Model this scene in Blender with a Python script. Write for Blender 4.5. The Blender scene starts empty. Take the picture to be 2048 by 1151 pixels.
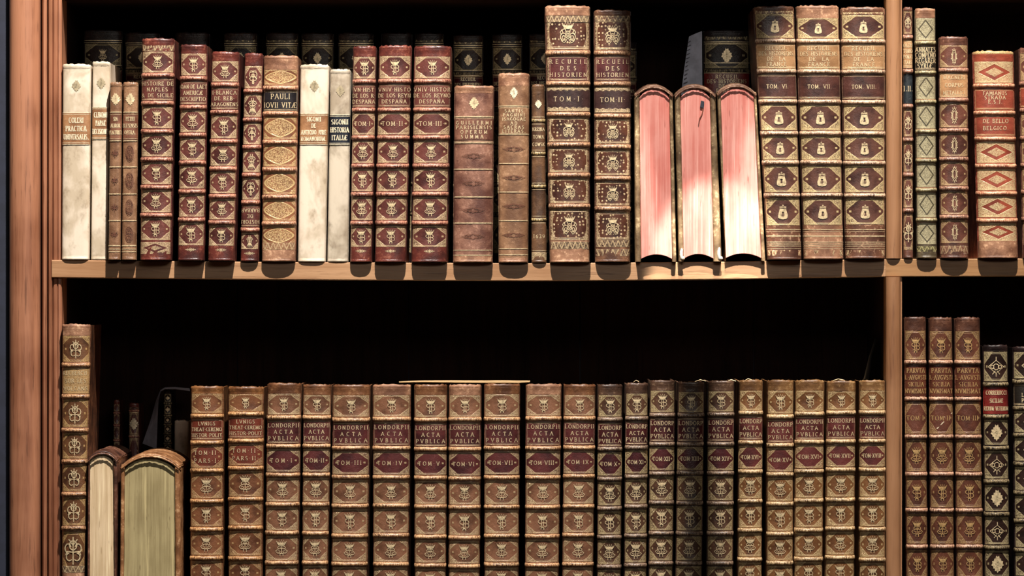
import bpy, math, random
from math import sin, cos, pi, radians

# ------------------------------------------------------------------ scale and camera
S = 0.0009            # one photo pixel on the shelf-edge plane, in metres
DC = 8.0              # camera distance from the shelf edge
ZC = 1.6              # camera height
sc = bpy.context.scene
cam_d = bpy.data.cameras.new('camera')
cam = bpy.data.objects.new('camera', cam_d)
sc.collection.objects.link(cam)
cam.location = (0, -DC, ZC)
cam.rotation_euler = (pi/2, 0, 0)
cam_d.sensor_width = 36
cam_d.lens = 36*DC/(2048*S)
cam_d.clip_end = 60
sc.camera = cam
sc.view_settings.view_transform = 'Standard'
sc.view_settings.look = 'None'
sc.view_settings.exposure = 0.0
sc.view_settings.gamma = 1.0
sc.view_settings.use_curve_mapping = False

w = bpy.data.worlds.new('world'); sc.world = w; w.use_nodes = True
w.node_tree.nodes['Background'].inputs[0].default_value = (0.8, 0.75, 0.7, 1)
w.node_tree.nodes['Background'].inputs[1].default_value = 0.008

def WX(px, y=0.0): return (px-1024)*S*(DC+y)/DC
def WZ(py, y=0.0): return ZC + (575.5-py)*S*(DC+y)/DC

def spot(name, px, y, py, tx, ty, energy, angle, blend, col, r=0.02, ty_y=0.0):
    d = bpy.data.lights.new(name, 'SPOT'); o = bpy.data.objects.new(name, d)
    sc.collection.objects.link(o)
    d.energy = energy; d.spot_size = radians(angle); d.spot_blend = blend
    d.color = col; d.shadow_soft_size = r
    from mathutils import Vector
    p = Vector((WX(px), y, WZ(py))); t = Vector((WX(tx), ty_y, WZ(ty)))
    o.location = p
    o.rotation_euler = (t-p).to_track_quat('-Z', 'Y').to_euler()
    return o
WARM = (1.0, 0.80, 0.60)
spot('ceiling_spot_left', 900, -1.6, -2400, 470, 640, 980, 28.9, 0.10, (1.0, 0.935, 0.87), 0.012)
spot('ceiling_spot_right', 1850, -1.5, -2300, 2010, 620, 880, 20.5, 0.18, (1.0, 0.93, 0.85), 0.012)
spot('added_fill_spot', 1420, -1.5, -2000, 1395, 300, 420, 6.6, 0.30, (1.0, 0.935, 0.87), 0.012)  # mild spot added to brighten the red-edged books, not an actual fitting
spot('ceiling_spot_narrow', 1500, -2.2, -1900, 1428, 560, 1150, 4.7, 0.35, (1.0, 0.95, 0.88), 0.012)
ad = bpy.data.lights.new('added_front_fill', 'AREA'); ao = bpy.data.objects.new('added_front_fill', ad)  # unseen soft fill, added in front so light reaches the back row
sc.collection.objects.link(ao); ad.shape = 'RECTANGLE'; ad.size = 1.2; ad.size_y = 0.5
ad.energy = 20; ad.color = (1.0, 0.94, 0.87)
ao.location = (0.35, -3.9, 2.75); ao.rotation_euler = (radians(73), 0, radians(5))

# ------------------------------------------------------------------ small helpers
def smooth01(x): return max(0.0, min(1.0, x))
def lerp(a, b, t): return a+(b-a)*t
class MB:
    """collects geometry of one mesh; coordinates are world, shifted to the origin when built"""
    def __init__(s): s.v=[]; s.f=[]; s.m=[]; s.u=[]; s.q=[]
    def quad(s, pts, m=0, uv=None, mm=None):
        b=len(s.v); s.v += [tuple(p) for p in pts]; n=len(pts)
        s.f.append(tuple(range(b, b+n))); s.m.append(m)
        s.u += uv if uv else [(0.0, 0.0)]*n
        s.q += mm if mm else [(p[0]*10, p[2]*10) for p in pts]
    def grid(s, rows, m=0, uvf=None, mmf=None, flip=False, closed=False):
        """rows: list of lists of points"""
        b=len(s.v); R=len(rows); C=len(rows[0])
        for r in rows: s.v += [tuple(p) for p in r]
        for i in range(R-1):
            for j in range(C-1 if not closed else C):
                jj=(j+1)%C
                ids=[(i,j),(i,jj),(i+1,jj),(i+1,j)]
                if flip: ids.reverse()
                s.f.append(tuple(b+a*C+c for a,c in ids)); s.m.append(m)
                for a,c in ids:
                    s.u.append(uvf(a,c) if uvf else (0.0,0.0))
                    p=rows[a][c]
                    s.q.append(mmf(a,c) if mmf else (p[0]*10, p[2]*10))
    def fan(s, pts, m=0):
        b=len(s.v); s.v += [tuple(p) for p in pts]
        s.f.append(tuple(range(b,b+len(pts)))); s.m.append(m)
        s.u += [(0.0,0.0)]*len(pts); s.q += [(p[0]*10,p[2]*10) for p in pts]
    def hexa(s, p, m=0):
        """p: 8 points, bottom 4 ccw then top 4 ccw"""
        b=len(s.v); s.v += [tuple(q) for q in p]
        for f in ((3,2,1,0),(4,5,6,7),(0,1,5,4),(1,2,6,5),(2,3,7,6),(3,0,4,7)):
            s.f.append(tuple(b+i for i in f)); s.m.append(m)
            for i in f: s.u.append((0.0,0.0)); s.q.append((p[i][0]*10, p[i][2]*10))
    def build(s, name, mats, parent=None, org=(0,0,0), smooth=True, bevel=0):
        me=bpy.data.meshes.new(name)
        me.from_pydata([(a-org[0], b-org[1], c-org[2]) for a,b,c in s.v], [], s.f)
        for m in (mats if isinstance(mats,(list,tuple)) else [mats]): me.materials.append(m)
        me.polygons.foreach_set('material_index', s.m)
        me.polygons.foreach_set('use_smooth', [smooth]*len(s.f))
        a=me.uv_layers.new(name='panel'); c=me.uv_layers.new(name='mm')
        a.data.foreach_set('uv', [x for t in s.u for x in t])
        c.data.foreach_set('uv', [x for t in s.q for x in t])
        me.update()
        o=bpy.data.objects.new(name, me); sc.collection.objects.link(o)
        if parent is not None: o.parent=parent
        else: o.location=org
        if bevel:
            md=o.modifiers.new('bevel','BEVEL'); md.width=bevel; md.segments=3; md.limit_method='ANGLE'
        return o
def empty(name, loc, label, cat, group=None):
    o=bpy.data.objects.new(name, None); sc.collection.objects.link(o); o.location=loc
    o.empty_display_size=0.05
    o['label']=label; o['category']=cat
    if group: o['group']=group
    return o

# ------------------------------------------------------------------ node maths
class E:
    def __init__(s, nt, sock): s.nt=nt; s.s=sock
    def _m(s, op, *a):
        n=s.nt.nodes.new('ShaderNodeMath'); n.operation=op
        for i,x in enumerate((s,)+a):
            if isinstance(x,E): s.nt.links.new(x.s, n.inputs[i])
            else: n.inputs[i].default_value=float(x)
        return E(s.nt, n.outputs[0])
    def __add__(s,o): return s._m('ADD',o)
    def __sub__(s,o): return s._m('SUBTRACT',o)
    def __mul__(s,o): return s._m('MULTIPLY',o)
    def __truediv__(s,o): return s._m('DIVIDE',o)
    def abs(s): return s._m('ABSOLUTE')
    def max(s,o): return s._m('MAXIMUM',o)
    def min(s,o): return s._m('MINIMUM',o)
    def pow(s,o): return s._m('POWER',o)
    def frac(s): return s._m('FRACT')
    def inv(s): return (s*-1.0)+1.0
    def ss(s, a, b):
        n=s.nt.nodes.new('ShaderNodeMapRange'); n.interpolation_type='SMOOTHSTEP'
        s.nt.links.new(s.s, n.inputs[0]); n.inputs[1].default_value=a; n.inputs[2].default_value=b
        if a>b:
            n.inputs[1].default_value=b; n.inputs[2].default_value=a
            n.inputs[3].default_value=1; n.inputs[4].default_value=0
        return E(s.nt, n.outputs[0])
    def near(s, c, wd, soft=0.4):   # 1 where |s-c|<wd
        return (s-c).abs().ss(wd*(1+soft), wd*(1-soft))
def newmat(name):
    m=bpy.data.materials.new(name); m.use_nodes=True
    nt=m.node_tree; bs=nt.nodes['Principled BSDF']
    return m, nt, bs
def sepuv(nt, name):
    u=nt.nodes.new('ShaderNodeUVMap'); u.uv_map=name
    x=nt.nodes.new('ShaderNodeSeparateXYZ'); nt.links.new(u.outputs[0], x.inputs[0])
    return u.outputs[0], E(nt,x.outputs[0]), E(nt,x.outputs[1])
def vmap(nt, vec, scale, rnd=True):
    mp=nt.nodes.new('ShaderNodeMapping'); mp.inputs['Scale'].default_value=scale
    nt.links.new(vec, mp.inputs[0])
    if rnd:
        oi=nt.nodes.new('ShaderNodeObjectInfo'); c=nt.nodes.new('ShaderNodeCombineXYZ')
        r=E(nt, oi.outputs['Random'])*37.0
        for i in range(3): nt.links.new(r.s, c.inputs[i])
        nt.links.new(c.outputs[0], mp.inputs['Location'])
    return mp.outputs[0]
def noise(nt, vec, sc_, det=3, rough=0.6, dist=0.0):
    n=nt.nodes.new('ShaderNodeTexNoise'); n.inputs['Scale'].default_value=sc_
    n.inputs['Detail'].default_value=det; n.inputs['Roughness'].default_value=rough
    n.inputs['Distortion'].default_value=dist
    nt.links.new(vec, n.inputs['Vector']); return E(nt, n.outputs[0])
def voro(nt, vec, sc_, rnd=1.0):
    n=nt.nodes.new('ShaderNodeTexVoronoi'); n.inputs['Scale'].default_value=sc_
    n.inputs['Randomness'].default_value=rnd
    nt.links.new(vec, n.inputs['Vector']); return E(nt, n.outputs['Distance'])
def rgb(c): return (c[0], c[1], c[2], 1)
def mix(nt, f, a, b):
    n=nt.nodes.new('ShaderNodeMix'); n.data_type='RGBA'
    ins=[i for i in n.inputs if i.type=='RGBA']; outs=[o for o in n.outputs if o.type=='RGBA']
    if isinstance(f,E): nt.links.new(f.s, n.inputs[0])
    else: n.inputs[0].default_value=f
    for k,x in ((0,a),(1,b)):
        if isinstance(x,tuple): ins[k].default_value=rgb(x)
        else: nt.links.new(x, ins[k])
    return outs[0]
def bump(nt, bs, h, dist=0.0006, st=0.6):
    b=nt.nodes.new('ShaderNodeBump'); b.inputs['Distance'].default_value=dist
    b.inputs['Strength'].default_value=st
    nt.links.new(h.s, b.inputs['Height']); nt.links.new(b.outputs[0], bs.inputs['Normal'])
def objco(nt):
    t=nt.nodes.new('ShaderNodeTexCoord'); return t.outputs['Object']
def srgb(r,g,b):
    f=lambda c: (c/255/12.92) if c/255<=0.04045 else ((c/255+0.055)/1.055)**2.4
    return (f(r),f(g),f(b))
MATS={}
GOLD=srgb(220,192,148)
# plain leather with mottling, scuffs and grain
def deep(c, k=0.74): return tuple(x*k for x in c)
def leather(name, base, dark, light, rough=0.36, scuff=0.5, hatch=False):
    if name in MATS: return MATS[name]
    base=deep(base); dark=deep(dark,.6)
    m,nt,bs=newmat(name); co=objco(nt)
    v=vmap(nt,co,(1,1,1))
    n1=noise(nt,v,28,4,0.6); n2=noise(nt,v,150,3,0.7); n3=noise(nt,v,620,2,0.5)
    c=mix(nt, n1.ss(0.32,0.62), dark, base)
    sc1=(n2*0.6+n1*0.4).ss(0.52,0.66)*scuff
    if hatch:
        v2=vmap(nt,co,(1,1,0.15)); h=noise(nt,v2,700,2,0.6,0.4)
        sc1=(sc1*0.6+h.ss(0.42,0.62)*0.75).min(1.0)
    c=mix(nt, sc1, c, light)
    nt.links.new(c, bs.inputs['Base Color'])
    bs.inputs['Roughness'].default_value=rough
    bump(nt, bs, n3*0.3+n2*0.6+n1*0.9, 0.0014, 0.6)
    MATS[name]=m; return m
# tooled leather panels
def tooled(name, base, dark, gold=GOLD, pat='octa', ring=None, strength=0.9, k=0.82, cut=1.09):
    if name in MATS: return MATS[name]
    base=deep(base); dark=deep(dark,.6)
    m,nt,bs=newmat(name)
    uv,u,v=sepuv(nt,'panel'); q,qx,qy=sepuv(nt,'mm')
    qv=vmap(nt,q,(1,1,1)); a=u.abs(); b=v.abs()
    n1=noise(nt,qv,3.0,4,0.6); n2=noise(nt,qv,18,3,0.7); n3=noise(nt,qv,70,2,0.5)
    lea=mix(nt, n1.ss(0.3,0.62), dark, base)
    lea=mix(nt, (n2*0.7+n1*0.3).ss(0.56,0.7)*0.35, lea, tuple(min(1,x*2.2+0.03) for x in base))
    nf=noise(nt,qv,34,1.5,0.5,1.2)
    fil=(nf-0.5).abs().ss(0.075,0.025)            # fine curling lines
    dots=voro(nt,qv,46,0.8).ss(0.42,0.22)
    fm=fil.max(dots)
    inside=a.ss(0.97,0.93)*b.ss(1.0,0.96)
    wob=(noise(nt,qv,16,2,0.5)-0.5)*0.12
    rules=b.near(0.93,0.022).max(b.near(0.84,0.014))
    if pat=='octa':
        d=a+b*k+wob
        corner=d.ss(cut-0.015,cut+0.03)
        G=corner*(fm*0.75+0.16)
        G=G.max((d-cut).abs().ss(0.05,0.02)*0.8)
        G=G.max(rules*0.85)
        G=G.max(a.near(0.93,0.02)*0.75)
        sp=a.near(0.74,0.055,0.2)*b.ss(0.10,0.05)
        G=G.max(sp*0.8)
    elif pat=='lozenge':
        d=a/0.86+b/0.80
        G=(fm*0.6+0.3)
        G=G*(d.ss(0.93,1.0).max(d.ss(0.56,0.50)))
        G=G.max((d-0.98).abs().ss(0.05,0.02)).max(rules)
    elif pat=='dotloz':
        d=a/0.80+b/0.92
        G=fm*0.55+0.40
        rd=d.near(0.86,0.10,0.2)
        ch=voro(nt,qv,26,0.25).ss(0.30,0.42)
        bead=voro(nt,qv,20,0.2).ss(0.22,0.12)
        G=G*(rd*0.9).inv()+rd*bead*0.8
        G=G.max(d.near(0.72,0.02)).max(rules)
    elif pat=='stars':
        st=voro(nt,qv,15,0.5).ss(0.32,0.2)*(a*a+b*b).ss(0.16,0.30)
        st=st*(fm*0.5+0.6)
        edge=(a+b*0.25).ss(0.88,0.95)*fm*0.8
        G=st.max(edge).max(a.near(0.86,0.015)*0.9).max(rules)
    elif pat=='oval':
        d=((a/0.82).pow(1.25)+(b/0.78).pow(1.7))
        G=(fm*0.85+0.04)*d.ss(1.0,0.9)
        G=G.max(d.near(1.08,0.09,0.3))
        cn=(a+b*0.6).ss(1.12,1.16)
        G=G.max(cn*(fm*0.7+0.15)).max(rules*0.8)
    elif pat=='frieze':
        z=((qx*10.0).frac()-0.5).abs()*2.0
        G=(z-(v*0.5+0.5)).abs().ss(0.20,0.08).max(fm*0.5*b.ss(0.9,0.7)).max(rules)
    elif pat=='fullgilt':
        G=(fm*0.6+0.35).max(rules)
    elif pat=='label':
        G=b.near(0.93,0.02).max(b.near(0.84,0.012)*0.7).max(a.near(0.95,0.012)*0.6)
    elif pat=='fleurlabel':
        cell=((qx*9.0).frac()-0.5).abs()
        G=((b-0.72)-(cell.inv()-0.75)*0.2).ss(-0.06,0.0)*(fm*0.8+0.2)
        G=G.max(rules)
    else:
        G=rules*0.0
    G=G*inside*strength
    G=G*(noise(nt,qv,7,4,0.7).ss(0.30,0.46)*0.45+0.55)   # worn gilding
    edgew=a.ss(0.93,1.0)*(n2.ss(0.35,0.55))*0.6
    c=mix(nt, edgew, lea, tuple(min(1,x*2.4+0.05) for x in base))
    c=mix(nt, G, c, gold)
    nt.links.new(c, bs.inputs['Base Color'])
    mt=G*0.30; nt.links.new(mt.s, bs.inputs['Metallic'])
    bs.inputs['Roughness'].default_value=0.34
    bump(nt, bs, n3*0.3+n2*0.6+n1*0.8+G*0.4, 0.0013, 0.6)
    MATS[name]=m; return m
def gilt(name, col, metal=0.35, rough=0.4):
    m,nt,bs=newmat(name)
    n=noise(nt,vmap(nt,objco(nt),(1,1,1)),260,3,0.6)
    c=mix(nt, n.ss(0.3,0.6), tuple(x*0.55 for x in col), col)
    nt.links.new(c, bs.inputs['Base Color'])
    bs.inputs['Metallic'].default_value=metal; bs.inputs['Roughness'].default_value=rough
    MATS[name]=m; return m
gold_m=gilt('gilt', srgb(235,210,166)); gold_dim=gilt('faded_gilt', srgb(205,165,110)); blind=gilt('blind_stamp', srgb(104,62,44),0,0.5)
gold_pale=gilt('pale_gilt', srgb(250,232,196),0.2)
def vellum(name, a, b, c_):
    m,nt,bs=newmat(name); v=vmap(nt,objco(nt),(1,1,0.7))
    n1=noise(nt,v,16,4,0.6,0.3); n2=noise(nt,v,60,4,0.65); n3=noise(nt,v,300,2,0.5)
    c=mix(nt, n1.ss(0.38,0.56), b, a); c=mix(nt, (n2*0.7+n1.inv()*0.3).ss(0.52,0.70)*0.55, c, c_)
    nt.links.new(c, bs.inputs['Base Color']); bs.inputs['Roughness'].default_value=0.5
    bump(nt,bs,n2*0.7+n3*0.3,0.0008,0.35); MATS[name]=m; return m
vellum_m=vellum('vellum', srgb(224,208,186), srgb(192,174,148), srgb(138,116,90))
vellum_g=vellum('grey_vellum', srgb(204,190,168), srgb(160,144,122), srgb(108,92,74))
def pages(name, a, b, c_, sx=1):
    m,nt,bs=newmat(name); co=objco(nt)
    v=vmap(nt,co,(1,0.3,0.02)); f=noise(nt,v,900,3,0.7); g=noise(nt,v,230,3,0.7)
    w1=noise(nt,vmap(nt,co,(1,1,0.5)),22,4,0.6)
    st=noise(nt,vmap(nt,co,(1,1,0.12)),240,2,0.6)
    c=mix(nt, (g*0.6+w1*0.4).ss(0.36,0.62), b, a)
    c=mix(nt, st.ss(0.66,0.74)*0.6, c, c_)
    c=mix(nt, g.ss(0.60,0.68)*0.6, c, tuple(min(1,x*1.5) for x in a))
    nt.links.new(c, bs.inputs['Base Color']); bs.inputs['Roughness'].default_value=0.65
    bump(nt,bs,f*0.6+g*0.4,0.0012,0.6); MATS[name]=m; return m
pg_pink=pages('red_stained_pages', srgb(236,160,146), srgb(216,122,108), srgb(160,80,66))
pg_cream=pages('cream_pages', srgb(224,198,160), srgb(196,168,128), srgb(120,86,50))
pg_olive=pages('olive_pages', srgb(172,156,112), srgb(140,124,84), srgb(96,78,46))
def wood(name, a, b, d, axis='z', gs=1.0):
    m,nt,bs=newmat(name); co=objco(nt)
    s=(1,1,0.045) if axis=='z' else (0.05,1,1)
    v=vmap(nt,co,s,False)
    n1=noise(nt,v,38*gs,5,0.65,0.4); n2=noise(nt,v,190*gs,4,0.7); n3=noise(nt,v,600,2,0.5)
    n4=noise(nt,vmap(nt,co,(1,1,1),False),7,3,0.5)
    c=mix(nt, (n1*0.6+n4*0.4).ss(0.36,0.60), b, a)
    c=mix(nt, n2.ss(0.55,0.70)*0.6, c, d)
    kn=voro(nt,vmap(nt,co,(1,1,0.45) if axis=='z' else (0.45,1,1),False),3.1).ss(0.085,0.03)
    c=mix(nt, kn*0.75, c, tuple(x*0.5 for x in d))
    nt.links.new(c, bs.inputs['Base Color']); bs.inputs['Roughness'].default_value=0.45
    bump(nt,bs,n1*0.3+n2*0.5+n3*0.2,0.0012,0.5); MATS[name]=m; return m
wood_col=wood('red_pine_upright', srgb(170,116,86), srgb(122,74,50), srgb(70,38,24))
wood_shelf=wood('shelf_board_wood', srgb(184,142,104), srgb(156,114,78), srgb(112,76,50),'x')
wood_post=wood('post_wood', srgb(160,116,82), srgb(130,88,58), srgb(90,56,36))
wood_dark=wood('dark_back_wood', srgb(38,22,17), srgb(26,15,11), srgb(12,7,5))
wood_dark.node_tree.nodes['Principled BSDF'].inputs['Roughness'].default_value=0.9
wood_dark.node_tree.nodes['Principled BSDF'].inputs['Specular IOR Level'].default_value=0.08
def flat(name, col, rough=0.7):
    m,nt,bs=newmat(name)
    n=noise(nt,vmap(nt,objco(nt),(1,1,1)),40,3,0.6)
    c=mix(nt, n.ss(0.35,0.65), tuple(x*0.75 for x in col), col)
    nt.links.new(c, bs.inputs['Base Color']); bs.inputs['Roughness'].default_value=rough
    MATS[name]=m; return m
paper_m=flat('blue_white_paper', srgb(226,228,244)); ink=flat('grey_ink', srgb(120,118,128))
cream_paper=flat('cream_paper', srgb(238,214,170)); wall_m=flat('dark_wall_paint', srgb(34,38,54))
floor_m=flat('floor_boards', srgb(60,44,34)); dark_tag=flat('dark_blue_tag', srgb(52,56,66)); lime=flat('white_flaking', srgb(238,226,208))

# ------------------------------------------------------------------ stroke alphabet (capitals with serifs)
def el(cx,cy,rx,ry,a0,a1,n=10):
    return [(cx+rx*cos(radians(a0+(a1-a0)*i/n)), cy+ry*sin(radians(a0+(a1-a0)*i/n))) for i in range(n+1)]
G={}
def g(ch, wd, *st): G[ch]=(wd, st)
g('A',.8,[(.04,0),(.4,1)],[(.4,1),(.76,0)],[(.18,.36),(.62,.36)])
g('B',.62,[(.1,0),(.1,1)],[(.1,1)]+el(.33,.76,.2,.24,90,-90,6)+[(.1,.52)],[(.1,.52)]+el(.36,.26,.24,.26,90,-90,6)+[(.1,0)])
g('C',.72,el(.42,.5,.36,.5,52,308,14))
g('D',.74,[(.1,0),(.1,1)],[(.1,1)]+el(.3,.5,.38,.5,90,-90,10)+[(.1,0)])
g('E',.6,[(.1,0),(.1,1)],[(.1,1),(.52,1),(.54,.84)],[(.1,.52),(.42,.52)],[(.1,0),(.54,0),(.56,.17)])
g('F',.58,[(.1,0),(.1,1)],[(.1,1),(.52,1),(.54,.84)],[(.1,.52),(.42,.52)])
g('G',.76,el(.42,.5,.36,.5,52,300,14),[(.68,.05),(.68,.42),(.5,.42)])
g('H',.74,[(.1,0),(.1,1)],[(.64,0),(.64,1)],[(.1,.52),(.64,.52)])
g('I',.24,[(.12,0),(.12,1)])
g('J',.4,[(.28,1),(.28,.12),(.16,-.04),(.02,.02)])
g('K',.7,[(.1,0),(.1,1)],[(.62,1),(.12,.46)],[(.26,.6),(.66,0)])
g('L',.58,[(.1,0),(.1,1)],[(.1,0),(.54,0),(.56,.18)])
g('M',.86,[(.1,0),(.12,1)],[(.12,1),(.43,.12)],[(.43,.12),(.74,1)],[(.74,1),(.78,0)])
g('N',.76,[(.1,0),(.1,1)],[(.1,1),(.66,0)],[(.66,0),(.66,1)])
g('O',.8,el(.4,.5,.36,.5,0,360,18))
g('P',.6,[(.1,0),(.1,1)],[(.1,1)]+el(.32,.74,.24,.26,90,-90,7)+[(.1,.48)])
g('Q',.8,el(.4,.5,.36,.5,0,360,18),[(.45,.2),(.8,-.15)])
g('R',.68,[(.1,0),(.1,1)],[(.1,1)]+el(.32,.75,.22,.25,90,-90,7)+[(.1,.5)],[(.3,.5),(.66,0)])
g('S',.56,el(.28,.75,.2,.25,35,270,8)+el(.28,.25,.22,.25,90,-145,8))
g('T',.66,[(.33,0),(.33,1)],[(.02,.84),(.04,1),(.62,1),(.64,.84)])
g('U',.74,[(.1,1),(.1,.3)]+el(.36,.3,.26,.3,180,360,8)+[(.62,1)])
g('V',.76,[(.04,1),(.38,0)],[(.38,0),(.72,1)])
g('W',1.0,[(.04,1),(.28,0)],[(.28,0),(.5,.9)],[(.5,.9),(.72,0)],[(.72,0),(.96,1)])
g('X',.72,[(.06,1),(.66,0)],[(.06,0),(.66,1)])
g('Y',.7,[(.04,1),(.35,.45)],[(.66,1),(.35,.45)],[(.35,.45),(.35,0)])
g('Z',.62,[(.06,.85),(.08,1),(.56,1),(.06,0),(.56,0),(.58,.16)])
g('~',1.0,[(.02,0),(.5,1)],[(.5,0),(.5,1)],[(.16,.36),(.5,.36)],[(.5,1),(.92,1),(.94,.84)],[(.5,.52),(.82,.52)],[(.5,0),(.94,0),(.96,.17)])
g('^',.76,[(.1,0),(.1,1)],[(.1,1),(.66,0)],[(.66,0),(.66,1)],[(.2,1.18),(.33,1.26),(.45,1.16),(.58,1.26)])
g('&',.78,[(.7,.45),(.5,.05),(.25,0),(.08,.2),(.15,.42),(.45,.7),(.42,.95),(.25,1),(.16,.82),(.3,.55),(.7,0)])
g('*',.26,[(.08,.5),(.18,.5)]); g('.',.24,[(.08,.05),(.18,.05)]); g('-',.4,[(.05,.48),(.35,.48)])
g('1',.3,[(.15,0),(.15,1)]); g('3',.5,el(.22,.75,.2,.25,140,-90,7)+el(.22,.25,.24,.25,90,-140,7))
g('6',.52,el(.26,.3,.22,.3,0,360,12),[(.05,.35),(.12,.8),(.4,1)]); g('9',.52,el(.26,.7,.22,.3,0,360,12),[(.47,.65),(.4,.2),(.12,0)])
g(' ',.45)
def ribbon(mb, pts, wf, P, off, m=0):
    """pts in photo pixels; wf(dx,dy)->width in px; P maps (px,py,off) to world"""
    n=len(pts)
    if n<2: return
    L=[];R=[]
    for i in range(n):
        a=pts[max(0,i-1)]; b=pts[min(n-1,i+1)]
        dx,dy=b[0]-a[0], b[1]-a[1]; l=math.hypot(dx,dy) or 1
        dx/=l; dy/=l; h=wf(dx,dy)/2
        L.append((pts[i][0]-dy*h, pts[i][1]+dx*h)); R.append((pts[i][0]+dy*h, pts[i][1]-dx*h))
    for i in range(n-1):
        mb.quad([P(*L[i],off),P(*L[i+1],off),P(*R[i+1],off),P(*R[i],off)], m)
def textwidth(t, sp): return sum(G[c][0]+sp for c in t)-sp
def text(mb, t, cx, cy, h, width, P, off=0.0007, bold=1.0, flip=False, m=0, maxx=1.02):
    """draws t centred on (cx,cy) px, cap height h px, fitted to width px"""
    sp=0.22; tw=textwidth(t,sp)
    sx=width/(tw) ; gx=min(sx, h*maxx)
    if gx<sx and len(t)>1: sp=(width/gx-sum(G[c][0] for c in t))/(len(t)-1); sp=min(sp,1.1)
    tw=textwidth(t,sp)*gx; x=-tw/2
    thick=max(1.05,h*0.135)*bold; thin=max(0.7,h*0.075)*bold
    sg=-1 if flip else 1
    for c in t:
        wd,sts=G[c]
        for st in sts:
            pts=[(cx+sg*(x+p[0]*gx), cy-sg*(p[1]-0.5)*h) for p in st]
            if c in '.*':
                q=pts[0]; r=thick*0.55
                mb.fan([P(q[0]+r*cos(a*pi/3)+.05*h, q[1]-r*sin(a*pi/3), off) for a in range(6)], m); continue
            def wf(dx,dy):
                k=abs(dy)
                if dx*dy*sg*sg<0: k*=0.65
                return thin+(thick-thin)*min(1,k*1.2)
            ribbon(mb, pts, wf, P, off, m)
            for e,nx in ((0,1),(-1,-2)):           # serifs
                ey=st[e][1]
                if ey in (0,1) and abs(st[e][1]-st[nx][1])>abs(st[e][0]-st[nx][0])*0.8 and c not in 'SCGO':
                    px_,py_=pts[e]
                    ribbon(mb, [(px_-h*.13,py_),(px_+h*.13,py_)], lambda a,b:thin, P, off*1.02, m)
        x+=(wd+sp)*gx

# ------------------------------------------------------------------ emblems in unit space (y up)
def sym(st): return [st,[(-x,y) for x,y in st]]
CROWN=[[(-.40,.42),(0,.38),(.40,.42)],[(-.44,.54),(0,.50),(.44,.54)],[(-.44,.54),(-.66,.92),(-.36,.68),(-.30,1.0),(-.12,.66),(0,1.04),(.12,.66),(.30,1.0),(.36,.68),(.66,.92),(.44,.54)],[(-.58,.66),(.58,.66)]]
EM={}
EM['A']=CROWN+[[(-.12,.36),(-.12,-.62)],[(.12,.36),(.12,-.55)],[(-.34,.30),(.40,.30),(.52,.16)],[(-.12,-.08),(.34,-.08)],
  el(-.36,.08,.20,.20,80,280,8), el(-.34,-.36,.20,.22,100,-110,8), el(.36,.08,.20,.18,60,-120,8), el(.34,-.34,.22,.24,110,-120,9)]+sym([(0,-.56),(.20,-.74),(.16,-.98)])+[[(-.16,-.78),(0,-.66),(.16,-.78)]]
EM['B']=CROWN+[[(0,.36),(0,-.62)]]+sym([(0,.30),(.34,.28),(.50,.08),(.34,-.06),(.14,.02),(.20,.16)])+sym([(0,-.02),(.40,-.06),(.74,-.30),(.56,-.54),(.26,-.52),(.18,-.34),(.34,-.24),(.48,-.34)])+sym([(0,-.52),(.20,-.70),(.18,-.96)])+[[(-.5,-.56),(0,-.62),(.5,-.56)]]
EM['X']=sym([(0,0),(.9,0)])+sym([(.3,0),(.6,.35)])+sym([(.3,0),(.6,-.35)])+[[(0,-.7),(0,.7)],[(-.3,-.5),(.3,.5)],[(.3,-.5),(-.3,.5)]]
EM['F']=[el(0,.62,.16,.2,0,360,10)]+sym(el(.3,.2,.28,.2,170,-60,8))+sym(el(.4,-.35,.3,.3,150,-120,9))+[[(0,.8),(0,-.9)]]+sym([(0,-.1),(.5,-.02),(.7,.18)])+sym([(0,-.6),(.35,-.85),(.6,-.7)])+sym(el(.16,-.2,.12,.2,0,360,8))
EM['R']=CROWN+[el(0,-.18,.26,.34,0,360,12),el(0,-.18,.12,.18,0,360,8)]+sym(el(.42,.16,.2,.2,200,-60,7))+sym(el(.5,-.38,.32,.34,120,-140,9))+sym(el(.46,-.44,.16,.18,0,360,8))+sym([(.1,-.6),(.4,-.95),(.72,-.72)])+sym([(.7,-.2),(.85,.05),(.65,.3)])
EM['knot']=[el(0,0,.35,.55,0,360,12)]+sym(el(.45,0,.4,.42,120,-120,10))+sym([(.2,.35),(.7,.15),(1.3,.0),(.7,-.15),(.2,-.35)])+sym([(.8,.45),(1.2,.2),(1.7,.0),(1.2,-.2),(.8,-.45)])
EM['ovalstamp']=[el(0,0,.62,.98,0,360,18),el(0,0,.45,.78,0,360,14)]+sym(el(.16,.35,.16,.2,0,360,8))+sym(el(.16,-.35,.16,.2,0,360,8))+[[(0,-.7),(0,.7)]]+sym([(0,0),(.4,.1)])
EM['cross']=[[(0,-.9),(0,.9)],[(-.9,0),(.9,0)]]+sym([(-.4,.4),(.4,-.4)])+[el(0,0,.35,.35,0,360,8)]+sym(el(.5,.25,.2,.2,0,270,6))+sym(el(.5,-.3,.2,.2,0,270,6))
EM['wreath']=[el(0,0,.62,.9,0,360,14),el(0,0,.4,.62,0,360,12)]+sym([(.5,.2),(.85,.4)])+sym([(.5,-.2),(.85,-.4)])+[[(0,.9),(0,1.2)],[(0,-.9),(0,-1.2)]]+sym([(.3,.8),(.45,1.05)])+sym([(.3,-.8),(.45,-1.05)])
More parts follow.
